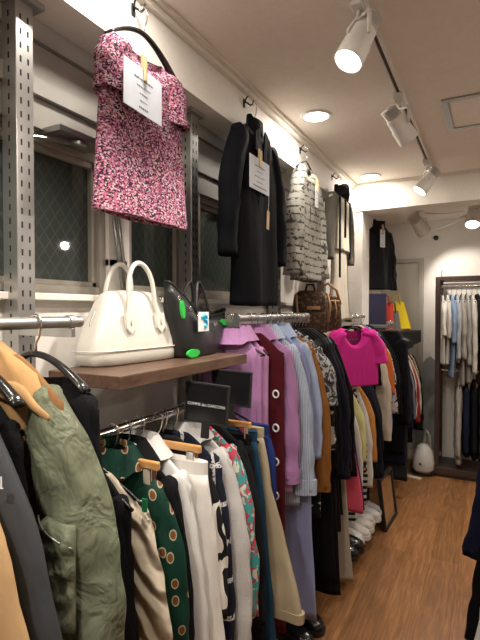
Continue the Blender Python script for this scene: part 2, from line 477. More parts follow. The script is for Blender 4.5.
# ------------------------------------------------------------------ shelving posts, rails and shelves
def post(y, label):
    r = empty('shelving_post', (XW+.045, y, 0), label=label, cat='shelving post', group='slotted steel wall posts')
    MB().box(-.028, .028, -.026, .026, 0, 2.285).build('upright', M['steel'], r, bevel=.002)
    MB().box(-.04, .045, -.05, .05, 2.285, 2.2995).build('top_plate', M['steel'], r)
    s = MB(); z = .1
    while z < 2.25:
        for yy in (-.012, .010): s.box(.0275, .0283, yy-.0025, yy+.0025, z, z+.016)
        s.box(-.003, .003, -.0263, -.0255, z+.01, z+.026)
        z += .035
    o = s.build('slots', M['slot'], r); o['kind'] = 'stuff'
post(.815, 'slotted steel wall post nearest the camera, beside the first window')
post(1.60, 'slotted steel wall post behind the black tote bag')
post(2.46, 'slotted steel wall post below the patterned shirt')
post(3.30, 'slotted steel wall post behind the white outfit')

RX = -.88
def rail(y0, y1, z, label, brackets, x=RX, rad=.0135, bx=None, mat='steel'):
    r = empty('clothes_rail', (x, (y0+y1)/2, z), label=label, cat='clothes rail', group='steel clothes rails')
    h = (y1-y0)/2
    MB().cyl((0, -h, 0), (0, h, 0), rad).build('rail_tube', M[mat], r, smooth='auto')
    for yb in brackets:
        b = MB(); yy = yb - (y0+y1)/2
        b.box((bx if bx else XW+.074)-x, .012, yy-.006, yy+.006, -.036, -.0145); b.tube([(0, yy-.009, 0), (0, yy+.009, 0)], rad+.003, 20)
        b.build('bracket', M[mat], r, bevel=.001)
rail(.12, .825, 1.472, 'upper steel clothes rail in the left foreground with a cut end', [.795, .2])
rail(.80, 1.585, 1.18, 'lower chrome clothes rail under the walnut shelf', [.825, 1.575], mat='chrome')
rail(1.63, 2.44, 1.468, 'upper clothes rail of the middle bay with lilac and black clothes', [1.635, 2.43])
rail(2.50, 3.26, 1.18, 'lower clothes rail beneath the pale shelf', [2.51, 3.25], mat='chrome')
rail(3.33, 3.73, 1.45, 'upper clothes rail beside the pier', [3.34], mat='chrome')
rail(3.77, 3.97, 1.395, 'short clothes rail on the aisle face of the pier', [3.80, 3.94], x=-.70, bx=-.90)
rail(4.02, 4.75, 1.20, 'lower clothes rail below the far shelf', [4.03, 4.7], x=-.80)

def shelf(y0, y1, z, label, m, x1=-.80):
    r = empty('wall_shelf', (XW, (y0+y1)/2, z), label=label, cat='shelf')
    h = (y1-y0)/2
    MB().box(.078, x1-XW, -h, h, -.035, 0).build('board', m, r, bevel=.002)
    for s in (-1, 1):
        MB().add([(.08, s*(h-.03)-.002, -.036), (x1-XW-.05, s*(h-.03)-.002, -.036), (.08, s*(h-.03)-.002, -.09),
                  (.08, s*(h-.03)+.002, -.036), (x1-XW-.05, s*(h-.03)+.002, -.036), (.08, s*(h-.03)+.002, -.09)],
                 [(0,1,2),(3,5,4),(0,3,4,1),(1,4,5,2),(2,5,3,0)]).build('bracket', M['steel'], r)
SH1 = 1.337
shelf(.875, 1.56, SH1, 'walnut brown wooden shelf holding the white and black handbags', M['shelf'])
SH2 = 1.367
shelf(2.48, 3.24, SH2, 'pale wooden shelf holding the brown monogram bags', M['shelf_pale'], -.83)
SH3 = 1.335
shelf(4.02, 4.62, SH3, 'small wooden shelf beyond the pier under the yellow bag', M['shelf'], -.66)

# ------------------------------------------------------------------ hangers
def hook_pts(r=.017, drop=.075, n=14, y=0):
    pts = []
    for k in range(n):
        a = R(-35 + 215*k/(n-1))                 # open hook curling over the rail
        pts.append((-r*math.cos(a), y, r*math.sin(a)))
    pts = pts[::-1]
    return pts
HB = {}
def hanger_parts(kind):
    r = empty('proto', (0, 0, 0))
    k = .0175
    hp = []
    for i in range(13):
        a = R(200 - 230*i/12)
        hp.append((k*math.cos(a), 0, k*math.sin(a)))
    hp += [(.010, 0, -.03), (0, 0, -.045), (0, 0, -.07)]
    MB().tube(hp, .0022 if kind != 'thick' else .003, 8).build('hook', M['chrome'], r, smooth=True)
    b = MB()
    if kind == 'wood':
        b.box(-.15, .15, -.007, .007, -.084, -.062)
        b.build('bar', M['hangwood'], r, bevel=.004)
        for s in (-.12, .12):
            MB().box(s-.014, s+.014, -.012, .012, -.122, -.078).build('clip', M['chrome'], r, bevel=.003)
    elif kind == 'shoulder_wood':
        rings = []
        for i in range(25):
            x = -.16 + .32*i/24; z = -.073 - .075*(abs(x)/.16)**1.4; hh = .012; d = .006 + .008*abs(x)/.16
            rings.append([(x, d*math.cos(2*PI*q/10) , z + hh*math.sin(2*PI*q/10)) for q in range(10)])
        b.loft(rings); b.build('shoulder_bar', M['hangwood'], r, smooth=True)
    elif kind == 'thick':
        rings = []
        for i in range(25):
            x = -.15 + .30*i/24; z = -.068 - .070*(abs(x)/.15)**1.7; d = .008 + .006*abs(x)/.15
            rings.append([(x, d*math.cos(2*PI*q/10) , z + .0075*math.sin(2*PI*q/10)) for q in range(10)])
        b.loft(rings); b.build('shoulder_bar', M['black_plastic'], r, smooth=True)
    else:
        pts = [(-.155 + .31*i/20, 0, -.074 - .07*(abs(-.155+.31*i/20)/.155)**1.25) for i in range(21)]
        b.tube(pts, .0045, 8); b.tube([pts[0], (-.1, 0, -.15), (.1, 0, -.15), pts[-1]], .003, 6)
        b.build('shoulder_bar', M['black_plastic'], r, smooth=True)
    return r
def hanger(kind, loc, rz, label, group):
    if kind not in HB:
        HB[kind] = hanger_parts(kind); r = HB[kind]
    else:
        src = HB[kind]; r = src.copy(); COL.objects.link(r)
        for ch in list(src.children):
            c = ch.copy(); COL.objects.link(c); c.parent = r
    r.name = {'wood': 'clip_hanger', 'shoulder_wood': 'wooden_hanger', 'thick': 'plastic_hanger', 'slim': 'slim_hanger'}[kind]
    r.location = loc; r.rotation_euler = (0, 0, rz)
    setp(r, label, 'hanger', group)
    return r

# ------------------------------------------------------------------ garments
def sgnpow(v, p): return math.copysign(abs(v)**p, v)

def body_mb(L, sh=.175, neck=.055, chest=None, hem=None, th=.022, hth=.03, slope=.09, seed=0, fold=.012, n=44, scoop=0, nrings=30, skew=0, s0=0, cap0=True, hemwave=.006):
    chest = chest or sh*.98; hem = hem or chest
    ss = [0, .006, .014, .024, .036, slope, slope+.02, slope+.045]
    k = nrings
    ss += [slope+.045 + (L-slope-.045)*(i+1)/k for i in range(k)]
    rings = []
    for s in ss:
        if s <= slope: wd = neck + (sh-neck) * (s/slope)**.85
        elif s < slope+.12: wd = sh + (chest-sh) * ((s-slope)/.12)
        else: wd = chest + (hem-chest) * ((s-slope-.12)/(L-slope-.12))
        f = min(1, s/(slope*1.2))
        t = .010 + (th-.010)*f if s < slope*1.2 else th + (hth-th)*(s-slope*1.2)/(L-slope*1.2)
        g = max(0, (s-slope)/(L-slope))
        ring = []
        for q in range(n):
            a = 2*PI*q/n; cx = math.cos(a); sy = math.sin(a)
            x = wd*sgnpow(cx, .85); yv = t*sgnpow(sy, .75)
            wv = fold*(.25+.9*g) * nz(x*11+seed*3.7, s*1.6+seed, seed*1.3) * 1.6
            fine = fold*.22*(.3+g) * nz(x*30+seed, s*5, 3.3 + (1 if sy > 0 else 0)) 
            yv += wv + fine*(1 if abs(sy) > .3 else .3)
            x += fold*.7*g * nz(seed*2.1+(1 if cx > 0 else 5), s*4.5, seed) * (abs(cx)) + skew*g
            z = -s
            if scoop and s < slope+.1:
                u = max(0, 1-(x/(neck+.035))**2)
                z -= scoop*u*(1 if sy < 0 else .3)*max(0, 1-s/(slope+.1))
            if g > .9: z += hemwave*nz(x*8+seed, seed, sy)
            ring.append((x, yv, z))
        rings.append(ring)
    last = rings[-1]
    rings.append([(x*.97, yv*.6, z+.012) for x, yv, z in last])
    m = MB(); m.loft(rings, cap0, True)
    return m

def sleeve_mb(side, sh, slope, L, rx=.062, ry=.042, out=.05, fwd=0, seed=0, crease=.006, rend=.6, n=20, k=26, bend=0, puff=0, wallside=True, flare=.02):
    rings = []
    for i in range(k+1):
        u = i/k
        s = slope*.72 + L*u
        o_ = out if side > 0 or not wallside else min(out, .015)
        r1 = rx*(1 - (1-rend)*u); r2 = ry*(1-(1-rend)*u)
        if u < .12: q = math.sqrt(max(.04, 1-((.12-u)/.12)**2)); r1 *= q; r2 *= (.45+.55*q)
        if puff: r1 *= 1+puff*math.sin(u*PI); r2 *= 1+puff*math.sin(u*PI)
        cx = sh - .012 + (o_+.012)*(1-(1-min(1, u*1.7))**2) - r1 + bend*math.sin(u*PI) + (flare*u if o_ == out else 0)
        cy = fwd*u
        ring = []
        for j in range(n):
            a = 2*PI*j/n
            d = 1 + 0
            w_ = crease*(.5+u)*1.6*(nz(math.cos(a)*1.2+seed*5.1, s*13, math.sin(a)*1.2+seed) ) + crease*nz(math.cos(a)*2+seed, s*3, math.sin(a)*2+9)
            x = (r1+w_)*math.cos(a); yv = (r2+w_)*sgnpow(math.sin(a), .9)
            z = -s + (rx*.55*(1-abs(u))*(-math.cos(a))*.5 if u < .5 else 0)*(1-2*u)
            ring.append((side*(cx+x), cy+yv, z))
        rings.append(ring)
    last = rings[-1]; c = Vector((0, 0, 0))
    for p in last: c += Vector(p)
    c /= n
    rings.append([tuple(Vector(p)*.8 + c*.2 + Vector((0, 0, .01))) for p in last])
    m = MB(); m.loft(rings)
    return m, last

def ring_band(ring, h, grow=1.06):
    n = len(ring); c = Vector((0, 0, 0))
    for p in ring: c += Vector(p)
    c /= n
    def g(k, dz): return [tuple((Vector(p)-c)*k + c + Vector((0, 0, dz))) for p in ring]
    m = MB(); m.loft([g(.9, h), g(grow, h), g(grow, h*.5), g(grow*.98, -.004), g(.85, -.004), g(.8, .004)])
    return m

GROUP = [None]
def top(name, y, label, m, cat=None, L=.65, sh=.175, sl=.56, x=RX, z=1.18, rz=0, rot=None, hang='slim', drop=.062, sm=None, collar=None, cm=None, cuff=None,
        rx=.052, ry=.030, out=.045, fwd=-.006, rend=.75, buttons=0, bmat=None, seed=None, neck=.055, hem=None, chest=None, th=.020, hth=.026, fold=.012,
        scoop=0, slope=.09, puff=0, crease=.006, pockets=0, hemband=None, placket=None, group=None, hang_label=None, sides=(1, -1), lapel=None, skew=0, bend=0, flare=.02, hg='hangers on the rails'):
    seed = seed if seed is not None else (y*13.7 + L*5) % 17
    g = group or GROUP[0]
    r = empty(name, (x, y, z), rz, label, cat or name.split('_')[-1], g, rot)
    sub = {}
    b = body_mb(L, sh, neck, chest, hem, th, hth, slope, seed, fold, scoop=scoop, cap0=not scoop, skew=skew)
    o = b.build('body', m, r, smooth=True, loc=(0, 0, -drop)); sub['body'] = o
    if sl:
        for s_ in sides:
            sb, last = sleeve_mb(s_, sh, slope, sl, rx, ry, out, fwd, seed+s_, crease, rend, puff=puff, bend=bend, wallside=not rot, flare=flare)
            so = sb.build('sleeve', sm or m, r, smooth=True, loc=(0, 0, -drop)); sub['sleeve%d' % s_] = so
            if cuff:
                ring_band(last, cuff[0]).build('cuff', cuff[1], so, smooth='auto')
    if collar:
        cw = neck+.012; rings = []
        nn = 28; hh = .034 if collar != 'stand' else .045
        prof = [(1.0, -.02, 1), (1.12, -.012, 1), (1.02, hh, 1), (.92, hh, 1), (.88, 0, 1)] if collar == 'stand' else \
               [(1.0, .012, 1), (1.55, -.026, 1.8), (1.5, -.020, 1.7), (.98, hh, 1), (.88, hh-.004, 1), (.85, -.005, 1)]
        for (k, dz, ky) in prof:
            rings.append([(cw*k*math.cos(2*PI*i/nn), .026*k*ky*math.sin(2*PI*i/nn), dz - (.012 if math.sin(2*PI*i/nn) < -.5 else 0)) for i in range(nn)])
        MB().loft(rings, False, False).build('collar', cm or m, r, smooth='auto', loc=(0, 0, -drop))
    if lapel:
        lm = MB()
        for s_ in (-1, 1):
            lm.add([(s_*.03, -th-.004, -.01), (s_*.075, -th-.006, -.04), (s_*.085, -th-.012, -.12), (s_*.055, -th-.012, -.13), (s_*.008, -th-.012, -.30), (0, -th-.006, -.16),
                    (s_*.03, -th+.004, -.01), (s_*.075, -th+.002, -.04), (s_*.085, -th-.004, -.12), (s_*.055, -th-.004, -.13), (s_*.008, -th-.004, -.30), (0, -th+.002, -.16)],
                   [(0,1,2,3,4,5),(6,11,10,9,8,7),(0,6,7,1),(1,7,8,2),(2,8,9,3),(3,9,10,4),(4,10,11,5),(5,11,6,0)])
        lm.build('lapel', lapel, r, loc=(0, 0, -drop))
    if buttons:
        for i in range(buttons):
            zz = -.12 - (L-.22)*i/max(1, buttons-1)
            MB().revolve([(.001, 0), (.008, 0), (.009, -.002), (.001, -.004)], (0, -th-.012, zz-drop), 'Y', 14).build('button', bmat or M['matt_black'], r, smooth='auto')
    if hemband:
        hb = body_mb(L, sh, neck, chest, hem, th, hth, slope, seed, fold)
        n = 44; last = hb.v[-2*n:-n]
        ring_band(last, hemband[0], 1.02).build('hem_band', hemband[1], r, smooth='auto', loc=(0, 0, -drop))
    if hang:
        hanger(hang, (x, y, z), rz if not rot else rot[2], hang_label or ('hanger carrying the ' + ' '.join(label.split()[:9])), hg)
    return r, sub

def trousers(name, y, label, m, L=.95, wst=.17, hemx=.17, lw=.085, x=RX+.015, z=1.18, rz=0, hang='wood', drop=.105, th=.022, seed=None, hem=None, cat=None, group=None, hg='hangers on the rails', hang_label=None, skew=0):
    seed = seed if seed is not None else (y*11.3 + L*3) % 13
    r = empty(name, (x, y, z), rz, label, cat or 'trousers', group or GROUP[0])
    n = 36
    rings = []
    for s, k in ((.0, 1), (.038, 1.0)):
        rings.append([(wst*k*sgnpow(math.cos(2*PI*i/n), .85), th*.8*sgnpow(math.sin(2*PI*i/n), .75), -s) for i in range(n)])
    MB().loft(rings, True, True).build('waistband', m, r, smooth='auto', loc=(0, 0, -drop))
    for sd in (-1, 1):
        rings = []; k = 30
        for i in range(k+1):
            u = i/k; s = .036 + (L-.036)*u
            inner = -.012 if u < .25 else (-.012 + (hemx-lw+.012)*((u-.25)/.75))
            outer = wst + (.03*math.sin(min(1, u/.28)*PI/2)) if u < .28 else (wst+.03) + (hemx+lw - wst-.03)*((u-.28)/.72)
            c = (inner+outer)/2; wd = (outer-inner)/2
            t = th*(.8+.35*min(1, u*4))
            ring = []
            for j in range(n):
                a = 2*PI*j/n; cx = math.cos(a); sy = math.sin(a)
                xx = c + wd*sgnpow(cx, .85); yv = t*sgnpow(sy, .75)
                yv += .011*nz(xx*14+seed, s*2.2, seed+sd) + .005*nz(xx*20, s*11, seed+sy)
                xx += .007*nz(seed+cx, s*6, sd)*min(1, u*3)
                ring.append((sd*xx + skew*u, yv, -s))
            rings.append(ring)
        last = rings[-1]
        rings.append([(p[0]*.98, p[1]*.6, p[2]+.012) for p in last])
        if sd < 0: rings = [[(p[0]*min(.78, .215/(wst+.03), .215/(hemx+lw)), p[1], p[2]) for p in rg] for rg in rings]
        lg = MB().loft(rings).build('leg', m, r, smooth=True, loc=(0, 0, -drop))
        if hem: ring_band(last, hem[0], 1.04).build('hem', hem[1], lg, smooth='auto')
    MB().box(-.008, .008, -th*.9-.003, -th*.9+.001, -.04, .002).build('belt_loop', m, r, loc=(0, 0, -drop))
    if hang: hanger(hang, (x, y, z), rz, hang_label or ('hanger clipped to the ' + ' '.join(label.split()[:9])), hg)
    return r

def skirt(name, y, label, m, L=.7, wst=.17, hem=.25, x=RX, z=1.18, rz=0, hang='wood', drop=.105, band=None, cat=None, seed=None, th=.02, group=None, hg='hangers on the rails', hang_label=None, fold=.016):
    seed = seed if seed is not None else (y*9.3 + L*3) % 13
    r = empty(name, (x, y, z), rz, label, cat or 'skirt', group or GROUP[0])
    b = body_mb(L, wst, wst, wst*1.1, hem, th, .032, .03, seed, fold)
    b.build('body', m, r, smooth=True, loc=(0, 0, -drop))
    n = 36
    MB().loft([[(wst*1.02*sgnpow(math.cos(2*PI*i/n), .85), th*.8*sgnpow(math.sin(2*PI*i/n), .75), -s) for i in range(n)] for s in (-.006, .034)]).build('waistband', band or m, r, smooth='auto', loc=(0, 0, -drop))
    if hang: hanger(hang, (x, y, z), rz, hang_label or ('hanger clipped to the ' + ' '.join(label.split()[:9])), hg)
    return r

F = fabric
BLACK = F('black wool', (.0055, .0055, .007), rough=.9, bump=.5)
BLACK2 = F('soft black jersey', (.008, .008, .010), rough=.95, bump=.6)
BLACK_S = F('black satin', (.008, .008, .011), rough=.45, bump=.6)
NAVY = F('navy wool', (.010, .014, .035), rough=.9)
CHAR = F('charcoal fabric', (.045, .047, .052), rough=.6)
WHITE = F('white cotton', (.68, .67, .63), rough=.8)
CREAM = F('cream wool', (.58, .53, .43), rough=.9)
GREY = F('light grey knit', (.50, .49, .48), rough=.95, weave=250)

# ---------- bay A : left foreground (upper rail)
GROUP[0] = 'jackets on the near upper rail'
ZA = 1.472
TAN = F('tan cotton', (.42, .25, .11), rough=.75)
top('coat', .420, 'tan cotton coat at the far left edge, in front of the grey jacket', F('camel cotton', (.46, .30, .15), rough=.8), L=1.02, sl=.72, z=ZA, out=.125, flare=.10, th=.018, ry=.022, hang='thick', collar='shirt', buttons=4)
r, sub = top('jacket', .475, 'dark grey zip jacket with a small white emblem, left foreground', CHAR, L=.78, sl=.66, z=ZA, out=.11, flare=.09, ry=.028, rx=.062, rend=.8, th=.020, collar='stand', hang=None, crease=.005, cuff=(.03, CHAR))
em = MB()
for i in range(3):
    em.box(-.012+i*.009, -.006+i*.009, -.0008, .0, -.012, .014)
em.box(-.014, .016, -.0008, 0, -.016, -.013)
eo = em.build('emblem', M['sticker'], r); eo.rotation_euler = (0, 0, R(28)); eo.location = (.245, -.036, -.225); eo.scale = (.4, 1, .6)
eo['label'] = 'small white embroidered emblem'
top('cardigan', .545, 'fuzzy black cardigan on a thick glossy hanger behind the grey jacket', F('black fleece', (.008, .008, .009), rough=1, weave=120), L=.62, sl=.5, sh=.155, z=ZA, out=.01, ry=.025, rx=.045, hang='thick', scoop=.06, drop=.115)
# tan and olive jacket
OLIVE = F('olive satin nylon', (.135, .150, .100), rough=.36, bump=1.0, fold=(16, 16, 13), sheen=.1)
DOLIVE = F('dark olive lining', (.05, .06, .035), rough=.5)
BROWN_IN = F('brown cotton body', (.24, .125, .05), rough=.8)
r, sub = top('jacket', .615, 'tan jacket with shiny olive green sleeves and gathered sleeve pocket', BROWN_IN, L=.70, sl=None, sh=.18, z=ZA, hang=None, th=.022, drop=.06, slope=.085, hemband=(.10, DOLIVE))
k = MB()   # tan yoke and hood draped from its loop
rings = []
for i, (s, wd, t) in enumerate([(0, .006, .006), (.012, .018, .014), (.035, .07, .03), (.06, .115, .036), (.085, .15, .038), (.11, .175, .038), (.13, .188, .036), (.15, .190, .036), (.158, .186, .030)]):
    rings.append([(wd*math.cos(2*PI*q/36) , t*math.sin(2*PI*q/36) - .006 + .012*nz(math.cos(2*PI*q/36)*2.4, s*20, 1.7), -s - .02*max(0, math.cos(2*PI*q/36))**2*(i > 3)) for q in range(36)])
k.loft(rings)
k.build('hood', TAN, r, smooth=True, loc=(0, 0, -.035))
k = MB(); rings = []
for i in range(25):
    u = i/24; x = -.185 + .375*u; z = -.118 - .045*abs(2*u-1)**2.2; h2 = .020 + .003*math.sin(i*1.1)
    q = min(1, .25 + 3*min(u, 1-u))
    rings.append([(x, -.040 - .004*math.sin(i*.9) + .012*q*math.cos(2*PI*j/12), z + h2*q*math.sin(2*PI*j/12)) for j in range(12)])
k.loft(rings).build('collar_band', TAN, r, smooth=True)
for s_ in (1, -1):
    sb, last = sleeve_mb(s_, .175, .06, .66, .055, .044, .125 if s_ > 0 else .01, -.008 if s_ > 0 else 0, 3.3+s_, .012, .95, n=32, k=44, puff=.10, flare=.03)
    so = sb.build('sleeve', OLIVE, r, smooth=True, loc=(0, 0, -.085)); so['label'] = 'olive green satin sleeve'
    if s_ > 0:
        pk = MB(); rings = []
        for i in range(22):
            u = i/21; zz = -.25 - .17*u
            ang0, ang1 = R(226), R(300)
            outer = []; inner = []
            for j in range(12):
                a = ang0 + (ang1-ang0)*j/11
                g = .008*nz(j*.7, u*9, 2) + .0045*math.sin(u*26+j*.4)
                cx, cy = .238+.012*u, -.012-.012*u
                e = .012 if 0 < j < 11 and 0 < i < 21 else .0
                outer.append((cx + (.064+e+g*(e > 0))*math.cos(a), cy + (.052+e+g*(e > 0))*math.sin(a), zz))
                inner.append((cx + .055*math.cos(a), cy + .044*math.sin(a), zz))
            rings.append(outer + inner[::-1])
        pk.loft(rings)
        po = pk.build('sleeve_pocket', OLIVE, so, smooth=True)
        zp = MB(); zp.tube([(.238+.078*math.cos(R(226+74*j/11)), -.012+.066*math.sin(R(226+74*j/11)), -.247-.003*j) for j in range(12)], .0016, 8)
        zp.build('zip', M['steel'], so, smooth=True)
        ring_band(last, .05, 1.0).build('cuff', DOLIVE, so, smooth='auto')
top('jacket', .70, 'black wool jacket on a curved black hanger behind the olive sleeve', BLACK, L=.76, sl=.60, sh=.185, z=ZA, out=.012, ry=.028, hang='thick', drop=.105, slope=.07, scoop=.05, neck=.085)

# ---------- bay B : lower rail under the walnut shelf
GROUP[0] = 'clothes on the lower rail under the walnut shelf'
ZB = 1.18
top('sweater', .835, 'black knit partly hidden between the olive sleeve and the cream cable knit', BLACK2, L=.7, sl=.58, z=ZB, hang='slim', out=.0, sh=.15)
CABLE = F('cream cable knit', (.56, .49, .38), rough=.95, weave='cable', bump=.6)
top('sweater', .870, 'cream cable knit sweater with a green neck label, hung low in front', CABLE, L=.66, sl=.58, z=ZB, drop=.085, out=.05, ry=.028, rx=.055, rend=.8, cuff=(.05, CABLE), hang='slim')
lb = MB().box(.094, .108, -.028, -.024, -.165, -.135)
setp(lb.build('size_clip', plain('dull green plastic', (.01, .16, .06), .5), None), 'small green size clip at the neck of the cream sweater', 'clip').location = (RX+.08, .872, ZB+.02)
MEDAL = F('green medallion print', (.006, .036, .024), 'spots', (.42, .36, .25), (.16, .07, .025), s=17, r=.22, r2=.165, rough=.6)
top('blouse', .94, 'dark green blouse printed with brown round medallions', MEDAL, L=.5, sl=.40, z=ZB, out=.05, ry=.028, rx=.06, rend=.85, hang='wood', collar='shirt', cat='blouse')
top('jacket', .99, 'black tailored jacket with a turned up collar beside the green medallion blouse', BLACK, L=.8, sl=.66, z=ZB, out=.035, ry=.030, hang='slim', collar='shirt', lapel=BLACK)
top('shirt', 1.045, 'white cotton shirt with a pointed collar behind the black tailored jacket', F('grey white cotton', (.64, .64, .63)), L=.85, sl=.66, z=ZB, out=.035, hang='slim', collar='shirt', buttons=5, bmat=M['sticker'])
trousers('trousers', 1.11, 'off white wide trousers clipped by a flat waistband', F('off white crepe', (.72, .70, .66), rough=.8), L=.98, wst=.172, hemx=.175, lw=.10, th=.028)
BRUSH = F('black and white leaf print', (.012, .012, .014), 'brush', (.68, .66, .60), s=15, r=.56, r2=-.46, rough=.8)
top('dress', 1.155, 'black sleeved dress with a white leaf print around the waist', BRUSH, L=1.0, sl=.42, z=ZB, out=.035, rx=.052, hang='slim', hem=.235, cat='dress')
TWEED = F('navy check tweed', (.014, .016, .03), 'check', (.55, .55, .55), s=9, r=.93, rough=.95, weave=200)
top('coat', 1.21, 'navy tweed coat with fine white check lines', TWEED, L=.92, sl=.68, z=ZB, out=.03, hang='slim')
top('cardigan', 1.27, 'long light grey knit cardigan with a pale collar', GREY, L=.98, sl=.72, z=ZB, out=.06, rx=.065, rend=.8, ry=.030, hang='slim', collar='shirt', hem=.22)
FLORAL = F('teal and red floral print', (.05, .27, .27), 'blot', (.42, .05, .08), (.50, .48, .40), s=26, r=.52, r2=.6, rough=.6)
top('blouse', 1.325, 'floral blouse in teal, red and white behind the grey cardigan', FLORAL, L=.72, sl=.52, z=ZB, out=.05, hang='slim', cat='blouse')
top('sweater', 1.375, 'plain black sweater between the floral blouse and the jeans', BLACK2, L=.66, sl=.58, z=ZB, out=.05)
trousers('trousers', 1.425, 'black trousers beside the teal blue jeans', BLACK, L=.95, wst=.15, hemx=.14, lw=.075)
TEAL = F('teal blue denim', (.012, .045, .085), rough=.85, weave=300)
trousers('jeans', 1.475, 'dark teal blue jeans left of the khaki trousers', TEAL, L=1.0, wst=.15, hemx=.165, lw=.085, hem=(.03, TEAL), hang='slim')
KHAKI = F('khaki cotton twill', (.36, .30, .20), rough=.8)
trousers('trousers', 1.53, 'khaki beige trousers with a turned hem, outermost on the lower rail', KHAKI, L=.66, wst=.15, hemx=.235, lw=.070, hem=(.03, KHAKI), hang='slim')
trousers('jeans', 1.575, 'deep blue jeans showing behind the khaki trousers', F('deep blue denim', (.015, .03, .14), rough=.85), L=.42, wst=.15, hemx=.10, lw=.075, hang='slim')

# ---------- bay C : upper rail
GROUP[0] = 'clothes on the middle upper rail'
ZC = 1.468
LILAC = F('lilac satin', (.43, .22, .44), rough=.5, bump=.7)
top('shirt', 1.645, 'lilac shirt seen behind the end of the walnut shelf', LILAC, L=.72, sl=.56, sh=.14, z=ZC, collar='shirt', out=-.02, x=-.92, flare=0)
top('shirt', 1.69, 'lilac pink shirt, second one on the rail beyond the shelf end', F('pink lilac satin', (.50, .25, .46), rough=.5, bump=.7), L=.72, sl=.56, sh=.15, z=ZC, collar='shirt', out=-.02, x=-.92, flare=0)
BURG = F('burgundy wool', (.085, .010, .016), rough=.9)
r, sub = top('dress', 1.735, 'long burgundy dress with white ring buttons down its side', BURG, L=1.2, sl=None, z=ZC, sh=.16, hem=.17, cat='dress')
for i in range(5):
    zz = -.30 - i*.135; ring = []
    for q in range(16):
        a = 2*PI*q/16; ring.append((.135+.012*math.cos(a), -.032, zz + .014*math.sin(a)))
    MB().tube(ring, .0035, 8, True).build('ring_button', M['sticker'], r, smooth=True)
top('shirt', 1.79, 'lilac satin shirt with a long loose sleeve right of the burgundy dress', LILAC, L=.66, sl=.54, z=ZC, collar='shirt', out=.015, rx=.052, ry=.034, cuff=(.05, LILAC), rend=.75)
BSTR = F('pale blue stripe cotton', (.52, .60, .72), 'stripe', (.20, .27, .42), s=110, r=.55, rough=.7)
top('shirt', 1.87, 'pale blue finely striped shirt with a long cuffed sleeve', BSTR, L=.74, sl=.61, z=ZC, collar='shirt', out=.045, rx=.062, ry=.036, cuff=(.06, BSTR), buttons=5, bmat=M['sticker'], rend=.75)
top('dress', 1.93, 'long periwinkle blue shirt dress reaching nearly to the floor', F('periwinkle cotton', (.27, .29, .50), rough=.75, bump=.7), L=1.25, sl=.6, z=ZC, out=.03, hem=.21, skew=.02, cat='dress')
top('shirt', 2.01, 'light blue shirt behind the striped shirt', F('light blue cotton', (.38, .47, .66), rough=.7), L=.78, sl=.5, z=ZC, collar='shirt', out=.035)
RUST = F('rust brown suede', (.27, .115, .030), rough=.9)
top('jacket', 2.06, 'rust brown suede jacket between the blue shirts and the black clothes', RUST, L=.72, sl=.66, z=ZC, out=.06, ry=.032, hang='shoulder_wood', cuff=(.03, RUST))
ZEB = F('black white feather print', (.06, .06, .065), 'blot', (.42, .42, .42), (.015, .015, .017), s=34, r=.5, rough=.9)
top('blouse', 2.12, 'fuzzy black and white feather pattern short sleeved top', ZEB, L=.58, sl=.28, z=ZC, out=.07, rx=.07, ry=.04, rend=1.05, cat='blouse')
CHK = F('black white block check', (.015, .015, .017), 'tweed', (.5, .5, .48), (.015, .015, .017), s=38, r=.62, r2=.86)
top('dress', 2.165, 'black dress with small white block pattern on the hanging sleeve', CHK, L=.9, sl=.5, z=ZC, out=.05, cat='dress')
for i, (yy, lab, mm, L, sl, out) in enumerate([
    (2.215, 'black wool coat nearest the camera in the dark row beside the feather print top', BLACK, 1.22, .62, .045),
    (2.265, 'long black skirted coat with a ragged hem, second in the dark row', BLACK2, 1.32, .66, .06),
    (2.315, 'midnight navy velvet jacket with wide sleeve in the dark row', F('midnight velvet', (.008, .008, .020), rough=.7, sheen=.3), .95, .68, .075),
    (2.365, 'black satin coat just before the outermost dark jacket', BLACK_S, 1.05, .66, .075),
    (2.415, 'outermost black jacket of the dark row, next to the pink cardigan', BLACK, .98, .70, .085)]):
    top('coat', yy, lab, mm, L=L, sl=sl, z=ZC, out=out, rx=.07, ry=.034, hem=.21, skew=.03 if i < 2 else 0)

